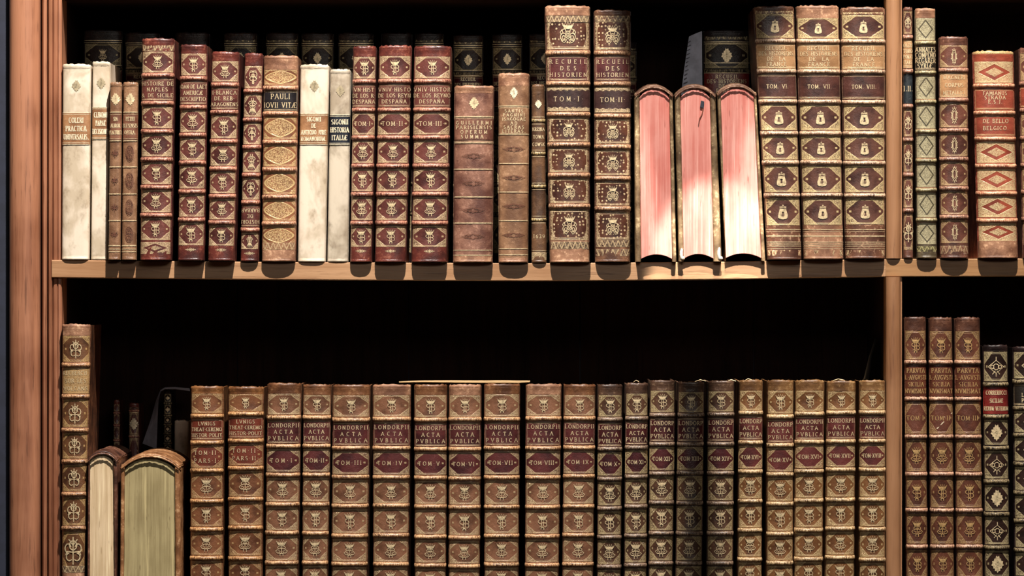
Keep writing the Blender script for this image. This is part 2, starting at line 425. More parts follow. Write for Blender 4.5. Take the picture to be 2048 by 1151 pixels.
EM['lacem']=[[(-.85,0),(0,.65),(.85,0),(0,-.65),(-.85,0)],el(0,0,.3,.3,0,360,10)]+[[(0,.65),(0,1)],[(0,-.65),(0,-1)]]+sym(el(.42,.0,.18,.18,0,360,8))+sym([(.1,-.4),(.4,-.75)])
EM['flower']=[el(0,.35,.3,.3,0,360,10),[(0,.9),(0,-.9)]]+sym(el(.4,.15,.25,.3,160,-90,8))+sym(el(.3,-.4,.25,.25,90,-140,8))+sym([(0,-.1),(.5,-.05),(.6,-.3)])+sym([(0,.35),(.35,.75)])
EM['corner']=[]
def emblem(mb, kind, cx, cy, h, P, off=0.0006, m=0, wx=1.0, lw=None, flip=False, rot=0.0):
    lw=lw or max(1.0,h*0.072)
    sg=-1 if flip else 1
    if kind=='eagle':
        n=26
        pts=[]
        for i in range(n):
            a=2*pi*i/n; r=(1.0 if i%2 else 0.8)*(0.92+0.1*cos(4*a))
            pts.append((cx+.78*h*wx*r*sin(a), cy-h*r*cos(a)))
        for i in range(n):
            j=(i+1)%n
            def inn(p,q=.42): return (cx+(p[0]-cx)*q, cy+(p[1]-cy)*q)
            mb.fan([P(*pts[i],off),P(*pts[j],off),P(*inn(pts[j]),off),P(*inn(pts[i]),off)],m)
        emblem(mb,'ovalstamp',cx,cy,h*.4,P,off,m,wx,lw*.8)
        return
    if kind=='pouch':
        pts=[(-.5,-.95),(-.72,-.8),(-.74,-.4),(-.58,.1),(-.5,.4),(0,.46),(.5,.4),(.58,.1),(.74,-.4),(.72,-.8),(.5,-.95),(0,-1.02)]
        mid=[(x*.35,y*.45-.15) for x,y in pts]
        n=len(pts)
        for i in range(n):
            j=(i+1)%n
            mb.fan([P(cx+p[0]*h*wx,cy-p[1]*h,off) for p in (pts[i],pts[j],mid[j],mid[i])],m)
        for st in [[(-.45,.45),(-.5,.75),(0,.62),(.5,.75),(.45,.45)],[(0,.6),(0,1.05)],[(-.15,.9),(.15,.9)],el(-.28,.66,.12,.12,0,360,6),el(.28,.66,.12,.12,0,360,6),
                   [(-.16,-.5),(-.16,-.1)],[(.16,-.5),(.16,-.1)]]:
            ribbon(mb,[(cx+p[0]*h*wx,cy-p[1]*h) for p in st],lambda a,b:lw,P,off,m)
        return
    for st in EM[kind]:
        ribbon(mb,[(cx+sg*p[0]*h*wx, cy-sg*p[1]*h) for p in st], lambda a,b:lw, P, off, m)
    if kind in ('A','B','R'):              # body of the crown
        q=[(-.42,.42),(.42,.42),(.56,.68),(-.56,.68)]
        mb.fan([P(cx+sg*p[0]*h*wx,cy-sg*p[1]*h,off) for p in q],m)

# ------------------------------------------------------------------ shelf line and book builder
SHL=[(60,519),(103,519.5),(600,524),(1100,526),(1450,523),(1600,520),(1771,518),(2300,516)]
def shelf_py(px):
    for (a,b),(c,d) in zip(SHL,SHL[1:]):
        if px<=c: return lerp(b,d,(px-a)/(c-a))
    return SHL[-1][1]
LOW=1208.0
def ssig(v): return -1 if v<0 else 1

STY={}   # style: spine material, band leather, board leather, label materials, gilt
def sty(k, **a): STY[k]=a
maroon=srgb(118,66,58); maroon_d=srgb(84,44,40); tan=srgb(150,104,70); tan_d=srgb(112,72,48)
sty('maroon', panel=tooled('maroon_tooled',maroon,maroon_d,GOLD,'octa'), band=leather('maroon_band',srgb(132,72,58),srgb(96,44,38),srgb(214,156,126),0.4,0.7,True),
    body=leather('maroon_leather',srgb(118,56,46),maroon_d,srgb(176,110,86)), label=tooled('maroon_label',maroon,maroon_d,GOLD,'label'), tom=tooled('maroon_tom',maroon,maroon_d,GOLD,'octa'))
sty('brown', panel=tooled('tan_tooled',srgb(148,102,76),srgb(110,72,52),srgb(202,176,134),'octa',cut=1.14), band=leather('tan_band',srgb(150,100,66),srgb(104,64,42),srgb(226,184,136),0.4,0.7,True),
    body=leather('tan_leather',srgb(140,92,60),srgb(100,62,40),srgb(190,146,104)), label=tooled('wine_label',srgb(100,50,48),srgb(72,36,36),GOLD,'label'), tom=tooled('wine_tom',srgb(102,50,48),srgb(74,36,38),srgb(202,176,134),'octa',cut=1.14))
sty('brown_old', panel=tooled('old_tan_tooled',srgb(140,90,60),srgb(102,62,42),srgb(196,160,112),'octa',cut=1.14), band=leather('old_tan_band',srgb(146,92,54),srgb(98,56,32),srgb(224,176,120),0.4,0.8,True),
    body=leather('old_tan_leather',srgb(150,98,56),srgb(104,62,36),srgb(200,150,100)), label=tooled('rust_label',srgb(124,58,42),srgb(92,42,32),GOLD,'label'), tom=tooled('rust_tom',srgb(122,60,44),srgb(90,42,32),srgb(196,160,112),'octa',cut=1.14))
sty('brown_dark', panel=tooled('dusky_tooled',srgb(98,66,48),srgb(70,46,34),srgb(190,168,122),'octa',cut=1.02,k=.80), band=leather('dusky_band',srgb(96,70,56),srgb(60,42,34),srgb(168,142,116),0.4,0.5,True),
    body=leather('dusky_leather',srgb(96,68,52),srgb(64,44,34),srgb(150,120,94)), label=tooled('dusky_label',srgb(80,34,34),srgb(56,24,26),GOLD,'label'), tom=tooled('dusky_tom',srgb(84,34,36),srgb(60,24,28),srgb(190,168,122),'octa',cut=1.02,k=.80))
sty('gilt_brown', panel=tooled('honey_tooled',srgb(140,94,58),srgb(108,68,42),srgb(212,184,134),'octa',cut=1.04,k=.80), band=leather('honey_band',srgb(160,118,78),srgb(112,76,46),srgb(236,206,158),0.4,0.7,True),
    body=leather('honey_leather',srgb(148,106,66),srgb(110,74,46),srgb(200,164,114)), label=tooled('cherry_label',srgb(110,54,50),srgb(80,38,36),GOLD,'label'), tom=tooled('cherry_tom',srgb(112,54,50),srgb(84,38,38),srgb(212,184,134),'octa',cut=1.04,k=.80))
sty('numis', panel=tooled('chestnut_tooled',srgb(112,66,48),srgb(84,48,36),srgb(176,142,96),'octa',cut=1.06), band=leather('chestnut_band',srgb(150,104,80),srgb(104,66,50),srgb(226,182,150),0.4,0.7,True),
    body=leather('chestnut_leather',srgb(104,66,50),srgb(74,44,34),srgb(150,108,84)), label=tooled('chestnut_label',srgb(112,62,44),srgb(86,46,34),GOLD,'none'), tom=tooled('chestnut_tom',srgb(116,68,52),srgb(90,50,40),srgb(176,142,96),'octa',cut=1.1))
sty('recueil', panel=tooled('starry_tooled',srgb(98,58,42),srgb(66,38,32),GOLD,'stars'), band=leather('recueil_band',srgb(122,82,60),srgb(76,46,34),srgb(216,168,126),0.4,0.7,True),
    body=leather('recueil_leather',srgb(148,104,76),srgb(96,60,44),srgb(206,160,124),0.4,0.7), label=tooled('recueil_label',srgb(100,52,50),srgb(76,38,40),GOLD,'label'), tom=tooled('recueil_tom',srgb(74,50,46),srgb(52,34,34),GOLD,'fleurlabel'))
sty('france', panel=tooled('france_tooled',srgb(108,70,58),srgb(74,46,42),srgb(232,206,150),'octa',k=.75,cut=1.02), band=leather('france_band',srgb(168,126,98),srgb(110,74,56),srgb(236,204,170),0.4,0.8,True),
    body=leather('france_leather',srgb(128,84,62),srgb(86,52,40),srgb(214,170,136),0.4,0.7), label=tooled('honey_label',srgb(186,142,100),srgb(160,116,78),srgb(240,218,172),'label'), tom=tooled('france_tom',srgb(92,56,48),srgb(58,38,36),GOLD,'label'))
sty('oval', panel=tooled('oval_tooled',srgb(158,102,70),srgb(128,78,54),srgb(228,194,136),'oval'), band=leather('oval_band',srgb(160,102,74),srgb(112,66,48),srgb(232,180,140),0.4,0.8,True),
    body=leather('oval_leather',srgb(162,110,82),srgb(122,74,54),srgb(214,164,128),0.4,0.6), label=tooled('black_label',srgb(44,38,40),srgb(28,26,30),GOLD,'label'), tom=tooled('black_label',srgb(44,38,40),srgb(28,26,30),GOLD,'label'))
sty('green', panel=tooled('olive_lozenge',srgb(70,60,44),srgb(46,40,30),srgb(198,186,148),'dotloz'), band=leather('olive_band',srgb(116,102,72),srgb(62,54,38),srgb(196,180,134),0.4,0.6,True),
    body=leather('olive_leather',srgb(112,96,72),srgb(70,58,42),srgb(170,150,118)), label=tooled('ink_label',srgb(42,36,30),srgb(30,26,22),GOLD,'label'), tom=tooled('ink_label',srgb(42,36,30),srgb(30,26,22),GOLD,'label'))
sty('redbrown', panel=tooled('plum_tooled',srgb(118,72,58),srgb(84,50,42),srgb(206,174,126),'octa',strength=.75,k=.8,cut=1.14), band=leather('plum_band',srgb(128,84,68),srgb(82,50,42),srgb(200,152,124),0.4,0.6,True),
    body=leather('plum_leather',srgb(124,80,64),srgb(84,52,42),srgb(180,132,106)), label=tooled('pale_tan_label',srgb(208,158,112),srgb(184,130,86),srgb(240,214,170),'label'), tom=tooled('pale_tan_label',srgb(208,158,112),srgb(184,130,86),srgb(240,214,170),'label'))
sty('red_gold', panel=tooled('red_lozenge',srgb(168,80,58),srgb(140,62,46),srgb(222,202,152),'lozenge'), band=leather('coral_band',srgb(186,112,84),srgb(146,82,60),srgb(232,186,146),0.4,0.7,True),
    body=leather('coral_leather',srgb(164,84,62),srgb(128,60,46),srgb(220,170,138),0.4,0.6), label=tooled('coral_label',srgb(164,80,60),srgb(138,62,48),srgb(236,206,150),'label'), tom=tooled('coral_label',srgb(164,80,60),srgb(138,62,48),srgb(236,206,150),'label'))
sty('tanflat', panel=leather('tan_calf',srgb(164,122,90),srgb(132,92,66),srgb(200,158,122),0.38,0.45), band=leather('tan_calf',(0,0,0),(0,0,0),(0,0,0)), body=leather('tan_calf',(0,0,0),(0,0,0),(0,0,0)),
    label=leather('russet_label',srgb(150,100,76),srgb(124,78,58),srgb(176,126,98),0.38,0.3), tom=leather('russet_label',(0,0,0),(0,0,0),(0,0,0)))
sty('rosecalf', panel=leather('rose_calf',srgb(156,110,90),srgb(112,70,58),srgb(196,150,126),0.38,0.5), band=leather('rose_calf',(0,0,0),(0,0,0),(0,0,0)), body=leather('rose_calf',(0,0,0),(0,0,0),(0,0,0)),
    label=leather('rose_label',srgb(146,98,78),srgb(112,68,56),srgb(180,134,110),0.38,0.2), tom=leather('rose_label',(0,0,0),(0,0,0),(0,0,0)))
sty('darkcalf', panel=leather('dark_calf',srgb(120,86,60),srgb(86,60,44),srgb(156,118,84),0.38,0.3), band=leather('dark_gilt_band',srgb(70,52,36),srgb(40,30,24),srgb(206,178,122),0.4,0.9,True), body=leather('dark_calf',(0,0,0),(0,0,0),(0,0,0)),
    label=leather('dark_calf',(0,0,0),(0,0,0),(0,0,0)), tom=leather('dark_calf',(0,0,0),(0,0,0),(0,0,0)))
sty('blackrow', panel=tooled('black_tooled',srgb(58,38,32),srgb(38,26,22),srgb(190,172,130),'octa'), band=leather('black_band',srgb(60,46,36),srgb(36,28,24),srgb(170,150,112),0.4,0.6,True),
    body=leather('black_leather',srgb(48,34,32),srgb(32,24,24),srgb(84,62,52)), label=tooled('purple_label',srgb(92,34,38),srgb(70,26,30),GOLD,'label'), tom=tooled('purple_label',(0,0,0),(0,0,0)))
sty('volcano', panel=tooled('bronze_tooled',srgb(118,78,50),srgb(82,52,36),srgb(208,170,112),'octa',strength=.8,k=.9,cut=1.25), band=leather('bronze_band',srgb(128,82,54),srgb(84,50,34),srgb(214,166,120),0.4,0.6,True),
    body=leather('bronze_leather',srgb(118,72,46),srgb(80,48,32),srgb(180,126,88)), label=tooled('bronze_label',srgb(160,116,72),srgb(132,92,58),srgb(232,196,136),'fullgilt',strength=.45), tom=tooled('bronze_label',(0,0,0),(0,0,0)))
edge_pages=pages('aged_pages', srgb(170,146,108), srgb(140,116,80), srgb(90,66,40))
worn=leather('worn_cap_leather',srgb(182,132,100),srgb(134,88,64),srgb(226,180,142),0.5,0.7)

for k_ in ('black_tooled','black_leather','black_band','purple_label'):
    MATS[k_].node_tree.nodes['Principled BSDF'].inputs['Specular IOR Level'].default_value=0.22
class Book:
    def __init__(b, x, yt, yb=None, bulge=None, dep=0.0, prot=0.0, depth=0.20, pw=2.5):
        b.xt0,b.xt1,b.xb0,b.xb1=x; b.yt=yt; b.y0=dep
        k=(DC+dep)/DC
        cx=(b.xb0+b.xb1)/2
        base=(yb if yb else min(shelf_py(self_) for self_ in (b.xb0,cx,b.xb1)))-0.7
        b.yb=575.5+(base-575.5)/k
        b.B=(bulge if bulge is not None else 0.27*(b.xb1-b.xb0))*S
        b.yj=dep+0.004-prot*S           # y of the joints (sides of the spine)
        b.pw=pw; b.depth=depth
        b.org=(WX(cx,dep), b.yj, WZ(b.yb,dep))
    def lr(b, py):
        # bottom x values were read at y~1151 or at the shelf: interpolate linearly
        yb=min(b.yb,1151.0)
        t=(py-b.yt)/(yb-b.yt); return lerp(b.xt0,b.xb0,t), lerp(b.xt1,b.xb1,t)
    def cx(b, py): l,r=b.lr(py); return (l+r)/2
    def W(b, py): l,r=b.lr(py); return r-l
    def P(b, px, py, off=0.0, grow=0.0):
        l,r=b.lr(py); l+=1.3-grow; r-=1.3-grow
        s=(px-(l+r)/2)/((r-l)/2); s=max(-1,min(1,s))
        a=max(0.0,1-abs(s)**b.pw)**(1/b.pw)
        # push outwards along the true normal of the curve so nothing sinks in at the edges
        nx=ssig(s)*abs(s)**(b.pw-1)/((r-l)/2*S); ny=a**(b.pw-1)/max(b.B,1e-4) if a>0 else 0
        n=math.hypot(nx,ny) or 1
        return (WX(lerp(l,r,(s+1)/2),b.y0)+off*nx/n, b.yj-b.B*a-off*ny/n, WZ(py,b.y0))

def spine_cols(n=20):
    return [sin(pi/2*(-1+2*i/n)) for i in range(n+1)]

def make_book(style, x, yt, bands, label, *, yb=None, labels=(), emb='AB', head=16, tail=30, bh=4.7, group=None, name='leather_bound_book',
              rules=(), lines=True, star='X', headmat=None, tailmat=None, seed=0, flip=False, esz=0.34, ew=0.92, gm=None, bandpro=5.2, embm=None,
              friezes=(), showparts=True, **kw):
    st=STY[style]; b=Book(x,yt,yb,**kw); rnd=random.Random(seed or int(x[0]*7+yt))
    root=empty(name, b.org, label, 'book', group)
    gm=gm or gold_m
    # panel intervals
    edges=[yt+head]
    for q in bands: edges += [q-bh-1, q+bh+1]
    edges.append(b.yb-tail)
    panels=[(edges[i],edges[i+1]) for i in range(0,len(edges),2)]
    # --- spine leather
    mb=MB(); cols=spine_cols()
    jit=[rnd.uniform(-1,1) for _ in cols]
    def row(py, dy=0.0, inn=0.0, jz=0.0, gr=0.0):
        l,r=b.lr(py); l+=1.3-gr; r-=1.3-gr; out=[]
        for i,s in enumerate(cols):
            a=max(0.0,1-abs(s)**b.pw)**(1/b.pw)
            px=lerp(l,r,(s+1)/2)
            px=lerp(px,(l+r)/2,inn*0.12)
            out.append((WX(px,b.y0), b.yj-b.B*a*(1-inn*0.55)-dy*S*(a**.5)+rnd.uniform(-.25,.25)*S, WZ(py+jz*jit[i]*1.2-(a*1.6 if jz else 0),b.y0)))
        return out
    def zone(y0,y1,mat,v0,v1,n,prof=None,jt=0,rowsx=None):
        rows=[]; vs=[]
        for i in range(n+1):
            t=i/n; py=lerp(y0,y1,t)
            rows.append(row(py, prof(t) if prof else 0.0, 0.0, jt if (jt and i==0) else 0)); vs.append((lerp(v0,v1,t),py))
        mb.grid(rows, mat, lambda a,c:(cols[c],vs[a][0]), lambda a,c:(b.W(vs[a][1])*cols[c]*S*5+ (jit[0]*3), vs[a][1]*S*10), flip=True)
    # head roll
    top=[row(yt+4,-1,0.9,0), row(yt+0.2,1.0,.35,1), row(yt+2.2,2.4,0,.6), row(yt+5.5,1.0,0,0)]
    mb.grid(top, 1, flip=True)
    last=yt+5.5
    zone(last, panels[0][0], 1, 1.3,1.3, 4, lambda t: 1.0*(1-t)+0.5*sin(t*9))
    for i,(p0,p1) in enumerate(panels):
        zone(p0,p1,0,1,-1,6, lambda t: -0.9*sin(pi*t))
        if i<len(panels)-1: zone(p1,panels[i+1][0],1,1.3,1.3,2)
    y2=panels[-1][1]; e=b.yb
    zone(y2, e-5, 2, 1.3,1.3, 4, lambda t: 0.6*t)
    mb.grid([row(e-5,.6), row(e-2.2,2.2), row(e-0.1,1.2), row(e-0.1,-1,.9)], 2, flip=True)
    mb.build('spine', [st['panel'], headmat or st['body'], tailmat or headmat or st['body']], root, b.org)
    # --- boards and text block
    for sd in (0,1):
        q=MB(); pts=[]
        for py in (b.yb-0.3, yt+1.5):
            l,r=b.lr(py); a0,a1=(l+.9,l+4.2) if sd==0 else (r-4.2,r-.9)
            pts+= [(WX(a0,b.y0),b.yj+.0005,WZ(py,b.y0)),(WX(a1,b.y0),b.yj+.0005,WZ(py,b.y0)),(WX(a1,b.y0),b.yj+b.depth,WZ(py,b.y0)),(WX(a0,b.y0),b.yj+b.depth,WZ(py,b.y0))]
        q.hexa(pts); q.build('board', st['body'], root, b.org, smooth=False)
    q=MB(); pts=[]
    for py in (b.yb-4, yt+5):
        l,r=b.lr(py); a0,a1=l+4.4,r-4.4
        pts+=[(WX(a0,b.y0),b.yj-b.B*.2,WZ(py,b.y0)),(WX(a1,b.y0),b.yj-b.B*.2,WZ(py,b.y0)),(WX(a1,b.y0),b.yj+b.depth-.005,WZ(py,b.y0)),(WX(a0,b.y0),b.yj+b.depth-.005,WZ(py,b.y0))]
    q.hexa(pts); q.build('text_block', edge_pages, root, b.org, smooth=False)
    # --- raised bands
    for q in (bands if bandpro>0 else ()):
        if q>1175: continue
        mbb=MB(); rows=[]; N=8; wob=[rnd.uniform(-.5,.5) for _ in cols]
        sag=rnd.uniform(-.4,.9)
        for i in range(N+1):
            t=-1+2*i/N; h=(1-t*t)**.5; rr=[]
            l,r=b.lr(q); l+=1.3-1.6*h; r-=1.3-1.6*h
            for j,s in enumerate(cols):
                a=max(0.0,1-abs(s)**b.pw)**(1/b.pw)
                rr.append((WX(lerp(l,r,(s+1)/2),b.y0), b.yj-b.B*a-h*bandpro*S*(0.35+.65*a**.5)+.0002, WZ(q+t*bh+wob[j]+sag*a,b.y0)))
            rows.append(rr)
        mbb.grid(rows,0,flip=True)
        mbb.build('raised_band', st['band'], root, b.org)
    # --- labels with lettering
    ld={}
    let=MB(); gil=MB(); lit=False; g2=False
    for spec in labels:
        idx,kind,lines_=spec[0],spec[1],spec[2]; opt=spec[3] if len(spec)>3 else {}
        if isinstance(idx,tuple): p0,p1=idx
        else: p0,p1=panels[idx]; ld[idx]=1
        mat=opt.get('mat') or st[kind]
        m_=MB(); rows=[]; n=6; off=.0004; wfr=opt.get('wf',1.0 if kind=='tom' else .965)
        for i in range(n+1):
            t=i/n; py=lerp(p0,p1,t); l,r=b.lr(py); c=(l+r)/2
            rows.append([b.P(lerp(l,r,(s*wfr+1)/2),py,off) for s in cols])
        m_.grid(rows,0,lambda a,c:(cols[c],1-2*a/n), lambda a,c:(b.W(p0)*cols[c]*S*5+jit[0]*3,lerp(p0,p1,a/n)*S*10),flip=True)
        lab_o=m_.build('title_label' if kind=='label' else 'volume_label', mat, root, b.org); let=MB()
        H=p1-p0; nl=len(lines_)
        fr=opt.get('fr',.90); 
        longest=max([textwidth(l_,.3) for l_ in lines_] or [1])
        hh=opt.get('h', min(H*.48/max(nl,1), 9.8)); 
        if nl==1: hh=min(hh,opt.get('h',8.6))
        for k,t_ in enumerate(lines_):
            if not t_: continue
            kk=(nl-1-k) if flip else k
            cy=p0+H*(opt.get('y0',.5)+ (kk-(nl-1)/2)*opt.get('sp',.80)/max(nl,1.0001))
            wd=b.W(cy)*fr*min(1,textwidth(t_,.3)/longest*opt.get('short',1.15))
            text(let,t_,b.cx(cy),cy,hh,wd,b.P,.0009,opt.get('bold',1.0),flip=flip,maxx=opt.get('maxx',1.02))
        if let.v: let.build('lettering', gm, lab_o, b.org, smooth=False)
    # --- emblems, rules
    ei=0
    for i,(p0,p1) in enumerate(panels):
        if i in ld or not emb: continue
        if p0>1160: continue
        kind=emb[ei%len(emb)] ; ei+=1
        if kind==' ': continue
        kind={'P':'pouch','E':'eagle','k':'knot','o':'ovalstamp','c':'cross','w':'wreath','l':'lacem','f':'flower'}.get(kind,kind)
        hgt=(p1-p0)*esz
        cy=(p0+p1)/2+.5
        gil=MB(); emblem(gil,kind,b.cx(cy),cy,hgt,b.P,.0007,0,ew,flip=flip,lw=None); gil.build('gilt_emblem', embm or gm, root, b.org, smooth=False)
    for ry in rules:
        py,wl=(ry if isinstance(ry,tuple) else (ry,1.3))
        l,r=b.lr(py); gil=MB()
        for j in range(24):
            a0,a1=lerp(l+1.6,r-1.6,j/24),lerp(l+1.6,r-1.6,(j+1)/24)
            gil.quad([b.P(a0,py-wl/2,.0006),b.P(a1,py-wl/2,.0006),b.P(a1,py+wl/2,.0006),b.P(a0,py+wl/2,.0006)])
        gil.build('gilt_rule', gm, root, b.org, smooth=False)
    if star and tail>20 and b.yb<1000:
        cy=b.yb-tail+8; gil=MB(); emblem(gil,star,b.cx(cy),cy,5.8,b.P,.0006,0,2.0,lw=1.0); gil.build('gilt_star', gm, root, b.org, smooth=False)
    # friezes: tooled strips
    for (f0,f1,mk) in friezes:
        m_=MB(); n=3; rows=[]
        for i in range(n+1):
            py=lerp(f0,f1,i/n); l,r=b.lr(py)
            rows.append([b.P(lerp(l,r,(s*.97+1)/2),py,.00035) for s in cols])
        m_.grid(rows,0,lambda a,c:(cols[c],1-2*a/n), lambda a,c:(b.W(f0)*cols[c]*S*5,lerp(f0,f1,a/n)*S*10),flip=True)
        m_.build('gilt_frieze', mk, root, b.org)
    return root,b

# ------------------------------------------------------------------ the setting
def struct(o): o['kind']='structure'; return o
q=MB(); q.hexa([(-3,-9,-.1),(3,-9,-.1),(3,.6,-.1),(-3,.6,-.1),(-3,-9,0),(3,-9,0),(3,.6,0),(-3,.6,0)])
struct(q.build('floor', floor_m, None, (0,0,0), smooth=False))
q=MB(); q.hexa([(-3,.47,0),(3,.47,0),(3,.6,0),(-3,.6,0),(-3,.47,3.6),(3,.47,3.6),(3,.6,3.6),(-3,.6,3.6)])
struct(q.build('wall_back', wall_m, None, (0,0,0), smooth=False))
q=MB(); xl=WX(-90); xr=WX(17)
q.hexa([(xl,.02,0),(xr,.02,0),(xr,.469,0),(xl,.469,0),(xl,.02,3.2),(xr,.02,3.2),(xr,.469,3.2),(xl,.469,3.2)])
struct(q.build('trim_1', wall_m, None, (0,0,0), smooth=False))

case=empty('bookcase',(0,0.2,0),'tall pine bookcase with rounded uprights and dark interior holding two rows of old books','bookcase')
CO=(0,0.2,0)
def extrude_profile(name, prof, z0, z1, mat, close=True, nz=1):
    """prof: list of (x,y) world; makes a vertical moulding"""
    m=MB(); rows=[[(x,y,lerp(z0,z1,i/nz)) for x,y in prof] for i in range(nz+1)]
    m.grid(rows,0,closed=close); m.fan([(x,y,z1) for x,y in prof]); m.fan([(x,y,z0) for x,y in reversed(prof)])
    return m.build(name, mat, case, CO, smooth=False)
def X(p): return WX(p)
TOPZ=3.2
# big half-round column
cxp=(17+79)/2; rp=(79-17)/2
prof=[(X(17),.10)]+[(X(cxp-rp*cos(pi*i/24)), .012-sin(pi*i/24)**.8*rp*S*.85) for i in range(25)]+[(X(79),.10)]
o=extrude_profile('column', prof, 0, TOPZ, wood_col)
# stepped mouldings beside it
prof=[(X(77),.10),(X(77),.03),(X(81),.028)]+[(X(82+1.5*i), .016-.010*sin(pi*i/8)**.7) for i in range(0,9)]+[(X(96),.008),(X(98),.002),(X(101),.001),(X(103.5),.006),(X(103.5),.10)]
extrude_profile('moulding', prof, 0, TOPZ, wood_col)
prof=[(X(103.5),.10),(X(103.5),.014),(X(107),.010),(X(112),.009),(X(114),.012),(X(116),.009),(X(120),.010),(X(122.5),.013),(X(122.5),.10)]
extrude_profile('moulding', prof, 0, TOPZ, wood_col)
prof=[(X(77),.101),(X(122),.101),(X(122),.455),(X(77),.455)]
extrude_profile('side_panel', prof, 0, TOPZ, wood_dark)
# divider post: half round with a narrow fillet
for (ya,yb_) in ((-60,516.4),(553.5,LOW+1)):
    prof=[(X(1771),.04)]+[(X(1786.5-15*cos(pi*i/20)), .004-sin(pi*i/20)**.85*13*S) for i in range(21)]+[(X(1801.6),.006),(X(1804.5),.006),(X(1804.5),.04)]
    extrude_profile('divider_post', prof, WZ(yb_), WZ(ya), wood_post)
prof=[(X(1774),.041),(X(1801),.041),(X(1801),.455),(X(1774),.455)]
extrude_profile('divider_panel', prof, 0, TOPZ, wood_dark)
# shelves
def shelf(xa,xb,topf,th,mat,y0=0.0,y1=.455,n=24,name='shelf_board'):
    m=MB(); rows=[]
    for i in range(n+1):
        px=lerp(xa,xb,i/n); t=topf(px); r=2.2
        rows.append([(X(px),y1,WZ(t)),(X(px),y0+.0015,WZ(t)),(X(px),y0,WZ(t+1.6)),(X(px),y0,WZ(t+th-1.6)),(X(px),y0+.0015,WZ(t+th)),(X(px),y1,WZ(t+th))])
    m.grid(rows,0,closed=True); m.fan(rows[0]); m.fan(list(reversed(rows[-1])))
    return m.build(name,mat,case,CO,smooth=False)
shelf(103.6,1771.5,shelf_py,35.5,wood_shelf,0.0015)
shelf(1771.7,2330,lambda p:lerp(517.5,516,(p-1771)/500),35.5,wood(
 'amber_shelf_wood', srgb(166,124,82), srgb(136,96,60), srgb(96,64,38),'x'),0.0)
shelf(103.6,2330,lambda p:LOW,36,wood_shelf,0.002)
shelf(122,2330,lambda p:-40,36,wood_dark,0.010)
# back boards with joints
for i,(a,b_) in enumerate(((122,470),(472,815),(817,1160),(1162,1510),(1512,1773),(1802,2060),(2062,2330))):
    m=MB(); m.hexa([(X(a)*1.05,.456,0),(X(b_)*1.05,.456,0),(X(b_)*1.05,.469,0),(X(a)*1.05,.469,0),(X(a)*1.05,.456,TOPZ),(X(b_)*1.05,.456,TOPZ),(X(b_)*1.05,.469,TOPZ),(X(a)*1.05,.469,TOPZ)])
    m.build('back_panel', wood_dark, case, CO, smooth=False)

# ------------------------------------------------------------------ TOP SHELF, left to right
orange_label=leather('orange_label',srgb(184,134,92),srgb(158,108,72),srgb(200,154,114),0.4,0.3)
navy_label=leather('navy_label',srgb(30,34,46),srgb(22,26,36),srgb(52,56,68),0.4,0.3)
STY['vellum']=dict(panel=vellum_m,band=vellum_m,body=vellum_m,label=orange_label,tom=orange_label)
STY['vellumg']=dict(panel=vellum_g,band=vellum_g,body=vellum_g,label=navy_label,tom=navy_label)
def vel(style,x,yt,lab,lb,lines_,**k):
    o=dict(bold=1.25,maxx=.95,fr=.84,sp=.78,h=(lb[1]-lb[0])*.155); o.update(k.pop('opt',{}))
    root,b=make_book(style,x,yt,[],lab,labels=[(lb,'label',lines_,o)],emb='',head=8,tail=8,star=None,name='vellum_bound_book',
        rules=[(lb[0]+.5,1.2),(lb[0]+3.5,.9),(lb[1]-3.5,.9),(lb[1]-.5,1.2)],gm=gold_pale,pw=3.4,bulge=.17*(x[3]-x[2]),group='vellum books on the upper shelf',**k)
    m=MB(); emblem(m,'eagle',b.cx(yt+42),yt+42,12,b.P,.0005,0,1.0,lw=1.0)
    m.build('stamped_crest', MATS['stamp_grey'], root, b.org, smooth=False); return root
gilt('stamp_grey', srgb(176,160,128),0.1,.5)
vel('vellum',(124,182.5,122,178.5),129.5,'cream vellum book with orange label COLERI PRACTICA, first at the left end',(225,289),['COLERI','PRACTICA','UNIVERSALIS.'],prot=-3)
vel('vellum',(183.5,221,180,217),124,'cream vellum book with brown label ending in DECISIONES, second from the left end',(214,278),['CLIBONII','PAPAE','DECISIONES'],prot=-6)
mk=lambda *a:a
def tanbook(x,lab,lines_,em,**k):
    return make_book('tanflat',x,166.5,[],lab,labels=[((228,280),'label',lines_,dict(fr=.86,h=7.2,y0=.46,sp=.78))],emb='',head=8,tail=8,star=None,
      rules=[(225,2),(229.5,.8),(278,.8),(282,2),(334,2),(388,2),(441,2),(491,2),(498,1.2),(503,1.6),(172,1)],pw=2.8,gm=gold_m,group='slim tan calf books on the upper shelf',**k)
for x,lab,ln,em in (((221,246.5,217.5,243),'slim tan calf book, left of the narrow pair, with four small stamped crosses',['SBA','ALBROR','PLACTUREI'],'cross'),
                ((247.5,279,244,275),'slim tan calf book, right of the narrow pair, lettered OPERA with oval stamps',['PETRI','BLESENSIS','OPERA.'],'ovalstamp')):
    root,b=tanbook(x,lab,ln,em,prot=22)
    m=MB(); emblem(m,'eagle',b.cx(199),199,13,b.P,.0006,0,.95,lw=1.0); m.build('gilt_crest',gold_m,root,b.org,smooth=False)
    for py in (307,361,415,469):
        m=MB(); emblem(m,em,b.cx(py),py,16 if em=='ovalstamp' else 9,b.P,.0005,0,.75 if em=='ovalstamp' else .9,lw=1.15); m.build('blind_stamp',blind,root,b.org,smooth=False)
GM='maroon armorial folios on the upper shelf'
friezem=tooled('maroon_frieze',maroon,maroon_d,GOLD,'frieze')
diam=tooled('maroon_diamond',maroon,maroon_d,GOLD,'lozenge')
